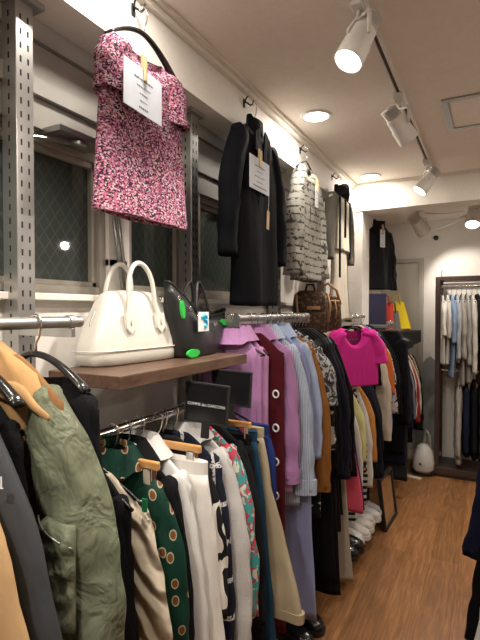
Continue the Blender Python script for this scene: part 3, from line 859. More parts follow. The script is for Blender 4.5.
# ---------- bay D : lower rail beneath the pale shelf
GROUP[0] = 'clothes on the lower rail beneath the pale shelf'
ZD = 1.18
top('coat', 2.475, 'long greige coat whose straight panel nearly touches the floor', F('greige canvas', (.44, .40, .33), rough=.8), L=1.06, sl=None, z=1.18, sh=.19, hem=.215, skew=.03, drop=.075, hth=.018)
trousers('trousers', 2.515, 'coral pink trousers showing below the dark coats', F('coral pink twill', (.66, .09, .15), rough=.7), L=.66, wst=.165, hemx=.19, lw=.075, x=RX+.03)
trousers('trousers', 2.555, 'dark purple trousers peeking out beside the coral pink ones', F('dark purple twill', (.05, .02, .13), rough=.8), L=.66, wst=.165, hemx=.175, x=RX+.03)
for i, (yy, lab, mm, L, sl, out, nm) in enumerate([
    (2.61, 'white knitted top, first light garment below the pink cardigan', WHITE, .98, .60, .075, 'top'),
    (2.66, 'black blazer hanging directly below the pink cardigan', BLACK, .66, .50, .04, 'blazer'),
    (2.71, 'pale yellow blouse with a puffed sleeve below the black blazers', F('pale yellow silk', (.66, .62, .28), rough=.5), .62, .42, .07, 'blouse'),
    (2.76, 'black top with gold flecks between the yellow and white blouses', F('gold fleck black', (.012, .012, .012), 'tweed', (.35, .26, .08), (.012, .012, .012), s=70, r=.8, r2=.93), .62, .5, .055, 'top'),
    (2.81, 'black and white horizontally striped shirt below the yellow blouse', F('bold stripe', (.60, .59, .55), 'hstripe', (.012, .012, .014), s=28, r=0.0), .98, .70, .055, 'shirt'),
    (2.86, 'flowing white blouse with a long hanging tail', WHITE, .84, .62, .075, 'blouse'),
    (2.92, 'orange tan blouse showing beside the flowing white tail', F('orange tan satin', (.56, .25, .07), rough=.6), .62, .48, .085, 'blouse'),
    (2.98, 'black sweater further along the lower rail beneath the pale shelf', BLACK2, .72, .60, .065, 'sweater'),
    (3.04, 'black jacket with a white care label low on the rail', BLACK, .78, .62, .07, 'jacket'),
    (3.10, 'long black dress near the leaning mirror', BLACK, 1.02, .62, .07, 'dress'),
    (3.16, 'dark navy coat above the leaning mirror', NAVY, 1.0, .66, .07, 'coat'),
    (3.22, 'black coat closest to the leaning mirror', BLACK_S, 1.0, .66, .07, 'coat')]):
    top(nm, yy, lab, mm, L=L, sl=sl, z=ZD, out=out, rx=.065, ry=.032)
# ---------- bay E : upper rail beside the pier
GROUP[0] = 'clothes on the upper rail beside the pier'
ZE = 1.45
for i, (yy, lab, mm, L, sl, out, nm) in enumerate([
    (3.37, 'black top with a white scribble neckline right of the pink cardigan', BLACK2, .78, .35, .02, 'top'),
    (3.42, 'cream wool cardigan with a long ribbed sleeve hanging under the pink cardigan', CREAM, .66, .74, .08, 'cardigan'),
    (3.47, 'orange knit top edge visible right of the cream sleeve', F('orange knit', (.62, .16, .04), rough=.9), .5, .42, .09, 'top'),
    (3.52, 'bright blue knit below the orange one', F('bright blue knit', (.02, .14, .42), rough=.9), .75, .68, .07, 'sweater'),
    (3.57, 'white top with dark lettering like print beside the bright blue knit', F('lettering print', (.62, .58, .56), 'blot', (.02, .02, .05), (.30, .05, .06), s=22, r=.52, r2=.66), .7, .58, .09, 'shirt'),
    (3.63, 'black leather look jacket with broad shoulders before the pier', BLACK_S, .78, .6, .10, 'jacket'),
    (3.69, 'black down jacket second before the pier', BLACK2, .85, .62, .11, 'jacket'),
    (3.80, 'black coat hung right at the pier', BLACK, .95, .65, .11, 'coat'),
    (3.86, 'navy blue coat just past the pier', NAVY, 1.05, .66, .11, 'coat'),
    (3.92, 'charcoal long coat just past the pier beside the navy one', F('dark charcoal wool', (.03, .032, .035)), 1.2, .66, .10, 'coat')]):
    top(nm, yy, lab, mm, L=L, sl=sl, z=ZE if yy < 3.74 else 1.395, x=RX if yy < 3.74 else -.70, sh=.175 if yy < 3.74 else .13, out=out if yy < 3.74 else .01, rx=.055, ry=.028, cuff=(.07, CREAM) if mm is CREAM else None, puff=.25 if mm is CREAM else 0)
# ---------- bay F : beyond the pier
GROUP[0] = 'clothes on the rail below the far shelf'
for i, (yy, lab, mm, L, sl, out, nm) in enumerate([
    (4.08, 'navy knit first in the row below the far black boards', F('navy knit', (.012, .02, .07), rough=.9), .7, .55, .04, 'sweater'),
    (4.14, 'dark navy dress below the far black boards', NAVY, .95, .5, .04, 'dress'),
    (4.20, 'grey marl top between navy and white garments in the far bay', F('grey marl', (.22, .22, .23)), .6, .5, .05, 'top'),
    (4.26, 'black jacket with white edge in the far bay', BLACK, .7, .55, .05, 'jacket'),
    (4.32, 'white shirt low in the far bay beside the red one', WHITE, .66, .5, .045, 'shirt'),
    (4.38, 'brick red blouse in the far bay', F('brick red', (.36, .03, .03)), .66, .56, .06, 'blouse'),
    (4.45, 'off white top next to the brick red blouse', F('ecru', (.55, .50, .42)), .6, .5, .06, 'top'),
    (4.52, 'long black cardigan in the far bay next to the vacuum cleaner', BLACK2, .85, .66, .07, 'cardigan'),
    (4.59, 'beige cotton top in the far bay', F('beige cotton', (.45, .38, .26)), .7, .55, .05, 'top'),
    (4.66, 'last black garment at the end of the far bay rail', BLACK, .75, .6, .05, 'jacket')]):
    top(nm, yy, lab, mm, L=L, sl=sl, z=1.20, x=-.80, out=out, rx=.06, ry=.028, sh=.19)

# ---------- right hand rack, only sleeves reach the picture
rr = empty('garment_rack', (.30, 1.75, 0), label='freestanding black garment rack on the right, outside the frame', cat='clothes rack')
MB().cyl((0, -.6, 1.5), (0, .6, 1.5), .0135).build('top_bar', M['steel'], rr, smooth='auto')
for s_ in (-1, 1):
    MB().cyl((0, s_*.6, .03), (0, s_*.6, 1.5), .0135).build('upright', M['steel'], rr, smooth='auto')
    MB().cyl((-.2, s_*.6, .02), (.2, s_*.6, .02), .0135).build('foot', M['steel'], rr, smooth='auto')
GROUP[0] = 'clothes on the right hand rack'
KW = dict(x=.315, rz=PI, z=1.5, sh=.2, rx=.075)
top('shirt', 1.50, 'white shirt whose corner shows at the bottom right edge', F('bright white', (.7, .7, .68)), L=.95, sl=.95, out=.05, flare=.10, **KW)
top('coat', 1.80, 'black coat with a pointed hanging tail at the right edge', BLACK, L=1.0, sl=1.02, out=.07, flare=.11, **KW)
top('jacket', 1.95, 'navy jacket sleeve at the right edge of the picture above the black tail', F('navy twill', (.012, .016, .045)), L=.8, sl=.8, out=.075, flare=.12, **KW)
top('sweater', 2.25, 'grey sweater sleeve barely showing at the right edge', F('mid grey', (.18, .18, .19)), L=.7, sl=.66, out=.06, flare=.10, **KW)

# ------------------------------------------------------------------ garments displayed on the beam face
def wall_hook(y, label, z=2.42):
    r = empty('wall_hook', (XB, y, z), label=label, cat='hook', group='small black hooks on the beam')
    MB().box(0, .004, -.008, .008, -.016, .022).build('plate', M['matt_black'], r, bevel=.001)
    MB().tube([(.003, 0, .012), (.02, 0, .0), (.034, 0, -.012), (.045, 0, -.006), (.048, 0, .008)], .0035, 8).build('prong', M['matt_black'], r, smooth=True)
    MB().tube([(.003, 0, .0), (.018, -.012, .018), (.03, -.014, .026)], .003, 8).build('small_prong', M['matt_black'], r, smooth=True)
wall_hook(1.14, 'small black wall hook above the pink tweed top')
wall_hook(1.88, 'small black wall hook above the black coat')
wall_hook(2.58, 'small black wall hook above the patterned shirt')
wall_hook(3.20, 'small black wall hook above the white outfit')

def card(loc, label, w_, h_, rz=PI/2, tilt=0, lines=5):
    r = empty('price_card', loc, 0, label, 'price card', 'white handwritten price cards', rot=(R(tilt[0]) if tilt else 0, R(tilt[1]) if tilt else 0, rz))
    MB().box(-w_/2, w_/2, -.001, .001, -h_, 0).build('card', M['card'], r)
    l = MB(); rnd = random.Random(w_)
    for i in range(lines):
        z = -h_*(.26 + .62*i/(lines-1)); ww = w_*(.24 if i in (0,) else rnd.uniform(.10, .36)) * (.55 if i == lines-2 else 1)
        xx = -ww
        while xx < ww:
            d = rnd.uniform(.004, .010); l.box(xx, min(ww, xx+d), -.0016, -.0011, z-.0015, z+(.003 if i in (0, lines-1) else .001)); xx += d+.0025
    l.build('handwriting', M['ink'], r)
    c = MB(); c.box(-.005, .005, -.010, -.003, -.035, .035); c.box(-.005, .005, -.001, .006, -.03, .045); c.box(-.006, .006, -.007, .004, -.006, 0)
    c.build('clothespin', M['clip_wood'], r, bevel=.001)

PINK = F('pink black white tweed knit', (.36, .11, .18), 'tweed', (.035, .018, .035), (.50, .37, .42), s=190, r=.42, r2=.78, rough=.9, weave=200, bump=.3)
DX = XB + .055
GROUP[0] = 'clothes displayed along the beam'
r, sub = top('knit_top', 1.125, 'pink, black and white tweed knit top with short sleeves hung high on the wall', PINK, cat='knit top', L=.505, sh=.18, sl=.145, x=DX, z=2.395, rot=(0, R(0), PI/2), drop=.115, scoop=.055, neck=.085, slope=.05,
             rx=.052, ry=.042, out=.012, flare=0, rend=.95, chest=.178, hem=.200, th=.028, hth=.030, fold=.010, hemband=(.02, PINK), hang='thick', hang_label='black hanger inside the pink tweed knit top', hg=None, cuff=(.015, PINK))
card((DX+.052, 1.060, 2.18), 'white price card clipped to the neck of the pink tweed top', .165, .130, tilt=(-2, 3))
r, sub = top('coat', 1.88, 'black collarless coat with frayed cuffs hung on the beam', F('black crepe', (.006, .007, .010), rough=.85), L=.78, sh=.20, sl=.54, x=DX, z=2.40, rot=(0, 0, PI/2), drop=.10, slope=.06, neck=.05,
             rx=.062, ry=.045, out=.085, chest=.20, hem=.205, th=.035, hth=.04, collar='stand', hang='slim', lapel=BLACK, hang_label='black hanger inside the black collarless coat', hg=None, rend=.8)
fr_ = MB(); rnd = random.Random(4)
for i in range(26):
    a = rnd.uniform(0, 2*PI); fr_.tube([(-.243+.05*math.cos(a), -.006+.03*math.sin(a), -.665), (-.243+.052*math.cos(a)+rnd.uniform(-.004, .004), -.006+.032*math.sin(a), -.680-rnd.uniform(0, .012))], .0012, 5)
fo = fr_.build('frayed_threads', BLACK2, sub['sleeve-1'], loc=(0, 0, .10)); fo['kind'] = 'stuff'
card((DX+.062, 1.80, 2.135), 'white price card clipped to the chest of the black coat', .19, .135)
tg = empty('swing_tag', (DX+.07, 1.87, 1.93), label='narrow brown paper tag dangling on the black coat front', cat='tag', rot=(0, R(4), PI/2))
MB().box(-.012, .012, -.001, .001, -.08, 0).build('paper', M['clip_wood'], tg)
MB().tube([(0, 0, 0), (.003, 0, .04), (0, 0, .07)], .001, 5).build('string', M['sticker'], tg)
PATT = F('grey white railroad print', (.46, .45, .40), 'railroad', (.08, .08, .07), (.30, .30, .27), s=24, r=.66, rough=.8, bump=.7)
r, sub = top('shirt', 2.54, 'cream and grey patterned shirt with wide ruffled cuffs hung high on the wall', PATT, L=.66, sh=.135, sl=.60, x=DX, z=2.415, rot=(0, 0, PI/2), drop=.09, slope=.05, neck=.06, out=.10, flare=.03, rx=.045, ry=.04, rend=1.5,
             chest=.17, hem=.20, th=.035, hth=.04, scoop=.07, hang='slim', hang_label='black hanger inside the cream patterned shirt', hg=None, fold=.016)
card((DX+.055, 2.56, 2.20), 'narrow grey card hanging from the neck of the patterned shirt', .05, .12)
# white outfit with black harness jacket
OLV = F('grey olive cloth', (.13, .12, .10), rough=.8)
r, sub = top('vest', 3.20, 'cream vest with black hood and dangling straps hung by the pier', F('cream canvas', (.52, .48, .39)), L=.40, sh=.20, sl=.44, x=DX, z=2.415, rot=(0, 0, PI/2), drop=.11, slope=.05, neck=.07, out=.07, rx=.05, ry=.045,
              sm=OLV, chest=.18, hem=.19, th=.04, hth=.045, hang='slim', collar='stand', cm=BLACK2, hang_label='black hanger inside the cream vest', hg=None)
for i, (xx, l) in enumerate([(-.15, .50), (.10, .36), (-.02, .22)]):
    MB().box(xx-.010, xx+.010, -.054, -.044, -.20-l, -.16).build('strap', BLACK2, r, bevel=.001)
MB().tube([(-.12, -.01, -.16), (-.08, -.02, -.11), (0, -.03, -.085), (.08, -.02, -.11), (.12, -.01, -.16)], [.02, .032, .04, .032, .02], 12).build('hood', BLACK2, r, smooth=True)
top('dress', 3.21, 'cream draped dress with grey side panel beneath the hooded vest', F('cream drape', (.56, .52, .43), bump=.8), L=.60, sh=.14, sl=None, x=DX-.005, z=2.13, rot=(0, 0, PI/2), drop=.10, slope=.02, neck=.12, chest=.15, hem=.20, th=.03, hth=.035, hang=None, cat='dress')
top('cape', 3.42, 'grey side panel of cloth hanging behind the cream dress', OLV, L=.72, sh=.06, sl=None, x=DX-.02, z=2.15, rot=(0, 0, PI/2), drop=.0, slope=.02, neck=.05, hem=.09, th=.015, hth=.02, hang=None, cat='cape')
top('jacket', 4.20, 'glossy black jacket with white paper card hung beyond the pier', BLACK_S, L=.56, sh=.17, sl=.5, x=-.86, z=2.30, rot=(0, 0, R(60)), drop=.06, out=.03, collar='stand', hang='slim', hang_label='black hanger inside the glossy black jacket beyond the pier', hg=None, th=.035, hth=.04)
card((-.82, 4.15, 2.19), 'white card on the glossy black jacket beyond the pier', .06, .15, rz=R(60))

# pink cardigan hung in front of the pale shelf
FUCH = F('fuchsia mohair', (.60, .03, .27), rough=1, weave=90, sheen=.5, bump=.4)
r, sub = top('cardigan', 2.80, 'bright fuchsia fuzzy short sleeved cardigan hung on the pale shelf edge', FUCH, L=.36, sh=.175, sl=.19, x=-.72, z=1.47, rot=(0, 0, R(50)), drop=.06, slope=.06, neck=.055, scoop=.12, rx=.062, ry=.045, out=.04, rend=.95,
             th=.035, hth=.038, hem=.17, hang='slim', hang_label='hanger inside the fuchsia fuzzy cardigan', group='clothes displayed along the beam', hg=None)

# ------------------------------------------------------------------ bags on the shelves
# white bowling bag
bg = empty('handbag', (-1.01, 1.155, SH1), R(-4)+PI/2, 'ivory white leather bowling handbag with two arched handles on the walnut shelf', 'handbag')
rings = []
n = 40
for z, hw, hd in [(.0, .172, .060), (.006, .183, .070), (.03, .188, .073), (.07, .181, .070), (.11, .164, .063), (.15, .146, .052), (.185, .130, .042), (.208, .115, .032), (.220, .095, .020), (.224, .05, .010)]:
    rings.append([(hw*sgnpow(math.cos(2*PI*i/n), .55), hd*sgnpow(math.sin(2*PI*i/n), .6), z) for i in range(n)])
MB().loft(rings).build('body', M['white_leather'], bg, smooth=True)
for sd in (-1, 1):
    pts = []
    for i in range(25):
        a = PI*i/24
        pts.append((.056*math.cos(a) + .0, sd*(.052 - .012*math.sin(a)), .195 + .115*math.sin(a)**.8 if 0 < i < 24 else .19))
    pts = [(.066, sd*.066, .115), (.064, sd*.060, .155)] + pts + [(-.064, sd*.060, .155), (-.066, sd*.066, .115)]
    h_ = MB().tube(pts, .0075, 12).build('handle', M['white_leather'], bg, smooth=True)
    for q in (-1, 1):
        pp = []
        outl = [(-.018, .03), (.018, .03), (.019, .0), (.016, -.018), (0, -.032), (-.016, -.018), (-.019, .0)]
        fr0 = [(q*.066+a, sd*(.0655 - (b_+.0)*.12 + .006), .125+b_) for a, b_ in outl]; bk0 = [(p[0], p[1]-sd*.01, p[2]) for p in fr0]
        MB().loft([bk0, fr0]).build('handle_patch', M['white_leather'], bg)
zz = MB().tube([(.192*math.cos(a)*.86, 0, .035+.184*math.sin(a)**.62) for a in [PI*i/30 for i in range(1, 30)]], .003, 8)
zz.build('zip', M['steel'], bg, smooth=True)
for sd in (-1, 1):
    MB().tube([(.196*sgnpow(math.cos(2*PI*i/48), .55), sd*.0, .0) for i in range(2)], .001, 4)
pp = MB().tube([(.197*sgnpow(math.cos(2*PI*i/48), .55), .0745*sgnpow(math.sin(2*PI*i/48), .6), .045) for i in range(48)], .0022, 6, True)
pp.build('piping', M['white_leather'], bg, smooth=True)

# black tote
bt = empty('tote_bag', (-.955, 1.435, SH1), R(5)+PI/2, 'slouching black leather tote bag with bright green patches on the walnut shelf', 'tote bag')
prof = [(0, .135, .125, .055), (.01, .145, .13, .062), (.05, .16, .165, .062), (.09, .175, .205, .052), (.12, .185, .245, .038), (.14, .19, .265, .026)]
rings = []
n = 48
for z, wl_, wr_, d in prof:
    ring = []
    for i in range(n):
        a = 2*PI*i/n; cx = math.cos(a); sy = math.sin(a)
        x = (wr_ if cx > 0 else wl_)*sgnpow(cx, .7)
        k = z/.14
        lift = k*(.115*max(0, -x/.19)**.9 + .012*max(0, x/.2)**3)
        ring.append((x, d*sgnpow(sy, .7) + .006*nz(x*12, z*14, sy), z*1.0 + lift + .004*nz(x*9, 3, sy)*k))
    rings.append(ring)
rings.append([(p[0]*.96, p[1]*.7, p[2]-.02) for p in rings[-1]])
MB().loft(rings).build('body', M['black_leather'], bt, smooth=True)
rim = [(p[0]*1.0, p[1], p[2]+.001) for p in rings[-2]]
MB().tube(rim, .0035, 8, True).build('rim_piping', M['matt_black'], bt, smooth=True)
for sd in (-1, 1):
    a0 = (-.05, sd*.034, .145); 
    pts = [(-.045+.105*i/20, sd*(.036-.018*math.sin(PI*i/20)), .150 - .02*i/20 + .125*math.sin(PI*i/20)**.75) for i in range(21)]
    MB().tube(pts, .0058, 10).build('handle', M['black_leather'], bt, smooth=True)
    for x, z in [(-.165, .215), (-.10, .180), (-.045, .152), (.02, .128), (.085, .122)]:
        o = MB().tube([(x+.007*math.cos(2*PI*i/12), sd*.0435*(1 if abs(x) < .15 else .85)-sd*0, z-.012+.007*math.sin(2*PI*i/12)) for i in range(12)], .002, 6, True).build('eyelet', M['chrome'], bt, smooth=True)
def blob(name, x, z, a, b_, y, rot=0):
    ring = [(x + (a*math.cos(t)*math.cos(rot) - b_*math.sin(t)*math.sin(rot)), y, z + a*math.cos(t)*math.sin(rot) + b_*math.sin(t)*math.cos(rot)) for t in [2*PI*i/18 for i in range(18)]]
    m = MB().loft([ring, [(p[0], p[1]-.008, p[2]) for p in ring]])
    return m.build(name, M['green'], bt)
blob('green_patch', -.170, .165, .011, .030, -.048, .2)
blob('green_patch', -.12, .018, .042, .014, -.060)
blob('green_patch', .170, .115, .024, .012, -.036, -.2)
st = empty('bag_sticker', (-.880, 1.385, SH1+.125), R(5)+PI/2, 'square white tag with a bright cyan swirl stuck on the black tote', 'tag')
MB().box(-.038, .038, -.0015, .0015, -.035, .032).build('paper', M['sticker'], st)
s2 = MB()
s2.tube([(-.02, -.003, .012), (-.005, -.003, .018), (.0, -.003, .004), (.015, -.003, .002), (.02, -.003, -.014), (.002, -.003, -.02)], .005, 8)
s2.tube([(.0, -.003, .02), (.015, -.003, .018), (.02, -.003, .008)], .004, 8)
s2.build('swirl', M['cyan'], st)

# brown monogram bags
MONO = F('brown monogram canvas', (.050, .028, .017), 'spots', (.15, .10, .055), (.05, .028, .017), s=34, r=.24, r2=.10, rough=.45, bump=.2)
VACH = plain('honey leather trim', (.38, .20, .08), .45)
def mono_bag(loc, rz, label, w_, h_, d_, topk, nm):
    r = empty(nm, loc, rz, label, 'handbag', 'brown monogram bags')
    rings = []; n = 36
    for z, k in [(0, .93), (.01, 1), (.3, 1.04), (.7, .98), (.9, .8+topk*.1), (1.0, .62)]:
        rings.append([(w_/2*k*sgnpow(math.cos(2*PI*i/n), .6), d_/2*k*(1-.35*z*z if z > .3 else 1)*sgnpow(math.sin(2*PI*i/n), .65)+.006*nz(i*.4, z*4, w_*40), z*h_ if z > .02 else z) for i in range(n)])
    MB().loft(rings).build('body', MONO, r, smooth=True)
    return r
b1 = mono_bag((-.95, 2.68, SH2), R(35), 'brown monogram canvas backpack with honey leather tab, left on the pale shelf', .21, .25, .14, 1, 'backpack')
MB().box(-.04, .04, -.078, -.066, .135, .155).build('leather_tab', VACH, b1, bevel=.003)
MB().box(-.075, .075, -.085, -.06, .03, .12).build('front_pocket', MONO, b1, bevel=.015)
for s_ in (-1, 1):
    MB().tube([(s_*.095, -.04, .23), (s_*.10, -.08, .16), (s_*.09, -.075, .06)], .006, 8).build('strap', VACH, b1, smooth=True)
MB().tube([(-.03, 0, .24), (-.02, 0, .285), (.02, 0, .285), (.03, 0, .24)], .007, 8).build('handle', MONO, b1, smooth=True)
b2 = mono_bag((-.93, 2.92, SH2), R(30), 'brown monogram bucket bag with honey leather drawstring, right on the pale shelf', .19, .225, .14, 1, 'bucket_bag')
MB().tube([(.092*math.cos(2*PI*i/20), .055*math.sin(2*PI*i/20), .19) for i in range(20)], .008, 8, True).build('rim_trim', VACH, b2, smooth=True)
MB().tube([(-.08, -.02, .18), (-.06, -.05, .27), (.0, -.06, .30), (.06, -.04, .26), (.09, -.02, .17)], .009, 8).build('handle', VACH, b2, smooth=True)
MB().box(-.06, .02, -.06, -.03, .215, .24).build('leather_flap', VACH, b2, bevel=.005)
MB().tube([(.04, -.075, .2), (.05, -.085, .13), (.045, -.08, .08)], .004, 8).build('drawstring', VACH, b2, smooth=True)

# shelf beyond the pier: navy box, red bag, grey bag, yellow bag
bx = empty('storage_box', (-.88, 4.11, SH3), R(20), 'dark navy tall paper box standing on the far shelf', 'box')
MB().box(-.09, .09, -.07, .07, 0, .30).build('box_body', plain('navy card', (.025, .025, .07), .6), bx, bevel=.003)
MB().box(-.092, .092, -.072, .072, .285, .305).build('box_lid', plain('navy card lid', (.03, .03, .085), .6), bx, bevel=.003)
def flat_bag(nm, loc, rz, label, m, w0, w1, h_, d_, hm=None, hh=.08):
    r = empty(nm, loc, rz, label, 'handbag')
    rings = []; n = 32
    for u in (0, .04, .4, .8, 1):
        w_ = w0+(w1-w0)*u
        rings.append([(w_*sgnpow(math.cos(2*PI*i/n), .5), d_*(1-.6*u)*sgnpow(math.sin(2*PI*i/n), .6), u*h_) for i in range(n)])
    MB().loft(rings).build('body', m, r, smooth='auto')
    for s_ in (-1, 1):
        MB().tube([(-w1*.5, s_*d_*.4, h_*.9), (-w1*.4, s_*d_*.4, h_+hh*.8), (0, s_*d_*.3, h_+hh), (w1*.4, s_*d_*.4, h_+hh*.8), (w1*.5, s_*d_*.4, h_*.9)], .006, 8).build('handle', hm or m, r, smooth=True)
    return r
flat_bag('handbag', (-.815, 4.26, SH3), R(15), 'red leather tote standing between navy box and yellow bag', plain('red leather', (.55, .035, .02), .45), .07, .07, .22, .05)
flat_bag('handbag', (-.765, 4.33, SH3), R(15), 'small grey leather bag in front of the yellow one', plain('grey leather', (.12, .12, .12), .5), .07, .05, .16, .035)
flat_bag('handbag', (-.76, 4.45, SH3), R(15), 'bright yellow trapezoid handbag on the far shelf', plain('yellow leather', (.80, .60, .0), .5), .135, .07, .24, .05)

# ------------------------------------------------------------------ black name boards on the rails
def board(loc, rz, label, w_, h_, text=None, ts=.014, tilt=0, group='black name boards'):
    r = empty('name_board', loc, 0, label, 'sign board', group, rot=(0, R(tilt), rz))
    MB().box(-w_/2, w_/2, -.004, .004, 0, h_).build('board_panel', M['black_plastic'], r, bevel=.002)
    f = MB(); e = .004
    f.box(-w_/2-e, w_/2+e, -.006, .006, h_-.001, h_+e); f.box(-w_/2-e, w_/2+e, -.006, .006, -e, .001)
    f.box(-w_/2-e, -w_/2, -.006, .006, 0, h_); f.box(w_/2, w_/2+e, -.006, .006, 0, h_)
    f.build('board_frame', M['matt_black'], r)
    MB().box(-.012, .012, -.005, .005, -.05, -e).build('stem', M['matt_black'], r)
    if text:
        c = bpy.data.curves.new('lettering', 'FONT'); c.body = text; c.size = ts; c.align_x = 'CENTER'; c.extrude = .0003
        t = bpy.data.objects.new('lettering', c); COL.objects.link(t)
        me = bpy.data.meshes.new_from_object(t.evaluated_get(bpy.context.evaluated_depsgraph_get()))
        bpy.data.objects.remove(t)
        me.materials.append(M['sticker'])
        t = bpy.data.objects.new('lettering', me); COL.objects.link(t); t.parent = r
        t.rotation_euler = (R(90), 0, 0); t.location = (0, -.0047, h_*.42)
board((-.765, 1.215, 1.158), R(8), 'black name board with small white serif shop lettering in front of the purple shirts', .135, .115, 'COMME des GARCONS', .0122, tilt=4)
board((-.765, 1.37, 1.185), R(8), 'second black name board with faint lettering, behind the first', .135, .11, None, tilt=3)
for i in range(4):
    board((-.62, 4.12+i*.12, 1.215), R(25), ['foremost', 'second', 'third', 'rearmost'][i] + ' of the four blank black boards below the far shelf', .15, .10, None, group='blank boards below the far shelf')

# ------------------------------------------------------------------ shoes on a low rack
rk = empty('shoe_rack', (-.85, 2.85, 0), label='low black wire shoe rack under the clothes', cat='shoe rack')
for y in (-.42, -.21, 0, .21, .42):
    MB().tube([(-.2, y, .0), (-.2, y, .13), (.12, y, .13), (.12, y, .0)], .006, 8).build('hoop', M['matt_black'], rk, smooth=True)
for x in (-.18, -.08, .02, .10):
    MB().cyl((x, -.42, .138), (x, .42, .138), .005, n=8).build('rod', M['matt_black'], rk, smooth=True)
def shoe(loc, rz, label, m, sole, lace=None, L=.26, mark=None, group='pairs of shoes on the low rack'):
    r = empty('shoe', loc, rz, label, 'shoe', group)
    n = 24
    def ring(u, zf):   # u along length 0 heel..1 toe
        pass
    stations = [(0, .022, .03, .0), (.03, .033, .062, 0), (.15, .038, .074, 0), (.32, .037, .078, 0), (.48, .041, .070, 0), (.65, .046, .055, 0), (.82, .044, .044, 0), (.94, .032, .034, 0), (1.0, .010, .024, 0)]
    rings = []
    for u, hw, ht_, _ in stations:
        rg = []
        for i in range(n):
            a = 2*PI*i/n; c_, s_ = math.cos(a), math.sin(a)
            rg.append(((u-.5)*L, hw*sgnpow(c_, .8), .018 + ht_*.5*(1+sgnpow(s_, .9))))
        rings.append(rg)
    MB().loft(rings).build('upper', m, r, smooth=True)
    ring0 = []
    for u, hw, ht_, _ in stations: ring0.append(((u-.5)*L*1.03, (hw+.004)))
    outl = [(x, y_) for x, y_ in ring0] + [(x, -y_) for x, y_ in ring0[::-1]]
    MB().loft([[(x, y_, 0) for x, y_ in outl], [(x*1.01, y_*1.04, .012) for x, y_ in outl], [(x, y_, .026) for x, y_ in outl]]).build('sole', sole, r, smooth='auto')
    o = MB().tube([((.14-.5)*L+.038*math.cos(t), .026*math.sin(t), .096-.004*math.cos(t)) for t in [2*PI*i/18 for i in range(18)]], .006, 8, True)
    o.build('ankle_collar', m, r, smooth=True)
    if lace:
        for q in range(4):
            x = (.42+.08*q-.5)*L
            MB().tube([(x, -.026, .083-.008*q), (x+.004, 0, .093-.010*q), (x, .026, .083-.008*q)], .003, 6).build('lace', lace, r, smooth=True)
    if mark:
        for q in range(3):
            x = (.42+.07*q-.5)*L
            MB().add([(x, -.0445, .03), (x+.008, -.0445, .03), (x+.022, -.036, .07), (x+.014, -.036, .07), (x, -.036, .03), (x+.008, -.036, .03), (x+.022, -.028, .07), (x+.014, -.028, .07)],
                     [(0,1,2,3),(4,7,6,5),(0,4,5,1),(1,5,6,2),(2,6,7,3),(3,7,4,0)]).build('side_stripe', mark, r)
WS = plain('white sneaker leather', (.66, .65, .62), .5)
GS = plain('grey sneaker suede', (.34, .34, .35), .8)
BS = plain('black patent', (.012, .012, .014), .2)
SZ = .143
for i, (yy, lab, m, sole, lc, mk) in enumerate([
    (2.47, 'glossy black shoe, nearest on the low rack', BS, BS, None, None),
    (2.56, 'black shoe behind the nearest glossy one on the rack', BS, BS, M['matt_black'], None),
    (2.645, 'white sneaker with thick laces, nearest white shoe on the rack', WS, WS, M['sticker'], None),
    (2.735, 'white sneaker second along the rack, its toe beside the first white one', WS, WS, M['sticker'], None),
    (2.825, 'white sneaker with dark blue side stripes on the rack', WS, WS, M['sticker'], NAVY),
    (2.915, 'plain white sneaker behind the striped one', WS, WS, M['sticker'], None),
    (3.005, 'white canvas sneaker second from the far end of the rack', WS, WS, M['sticker'], None),
    (3.095, 'grey white slip on shoe, furthest on the low rack', GS, WS, None, None)]):
    shoe((-.75+.012*math.sin(i*2.3), yy+.08, SZ), R(-8+5*math.sin(i*1.7)), lab, m, sole, lc, mark=mk)
shoe((-.77, 2.10, 0), R(-20), 'black shoe on the floor under the long dark coats', BS, M['matt_black'], M['matt_black'], L=.22)
shoe((-.80, 1.98, 0), R(-14), 'second black shoe on the floor nearer the periwinkle dress', BS, M['matt_black'], M['matt_black'])

# leaning low mirror
mr = empty('floor_mirror', (-.60, 3.40, 0), 0, 'low black framed floor mirror leaning against the clothes', 'mirror', rot=(0, R(-7), R(-3)))
MB().box(-.012, 0, -.15, .15, .02, .335).build('glass', plain('mirror silver', (.8, .8, .8), .03, 1), mr)
f = MB(); f.box(-.02, .008, -.165, -.148, 0, .35); f.box(-.02, .008, .148, .165, 0, .35); f.box(-.02, .008, -.148, .148, .33, .35); f.box(-.02, .008, -.148, .148, 0, .02); f.box(-.022, -.012, -.15, .15, .01, .34)
f.build('mirror_frame', M['matt_black'], mr, bevel=.002)

# ------------------------------------------------------------------ vacuum cleaner and ironing board
vc = empty('vacuum_cleaner', (-.525, 4.60, 0), 0, 'white canister vacuum cleaner with dark base near the back wall', 'vacuum cleaner')
rings = []
n = 32
for z, a, b_ in [(.04, .10, .15), (.07, .125, .17), (.14, .125, .165), (.22, .108, .14), (.28, .075, .10), (.31, .03, .05)]:
    rings.append([(a*sgnpow(math.cos(2*PI*i/n), .75), b_*sgnpow(math.sin(2*PI*i/n), .75), z) for i in range(n)])
MB().loft(rings).build('shell', plain('white vacuum plastic', (.62, .62, .60), .35), vc, smooth=True)
MB().revolve([(.12, .012), (.145, .02), (.14, .065), (.11, .07)], n=32).build('base', M['matt_black'], vc, smooth='auto')
for s_ in (-1, 1): MB().revolve([(.03, -.012), (.045, -.01), (.045, .01), (.03, .012)], (s_*.135, .05, .045), 'X').build('wheel', M['matt_black'], vc, smooth='auto')
MB().revolve([(.012, 0), (.012, -.01)], (-.02, -.158, .13), 'Y').build('button', M['matt_black'], vc)
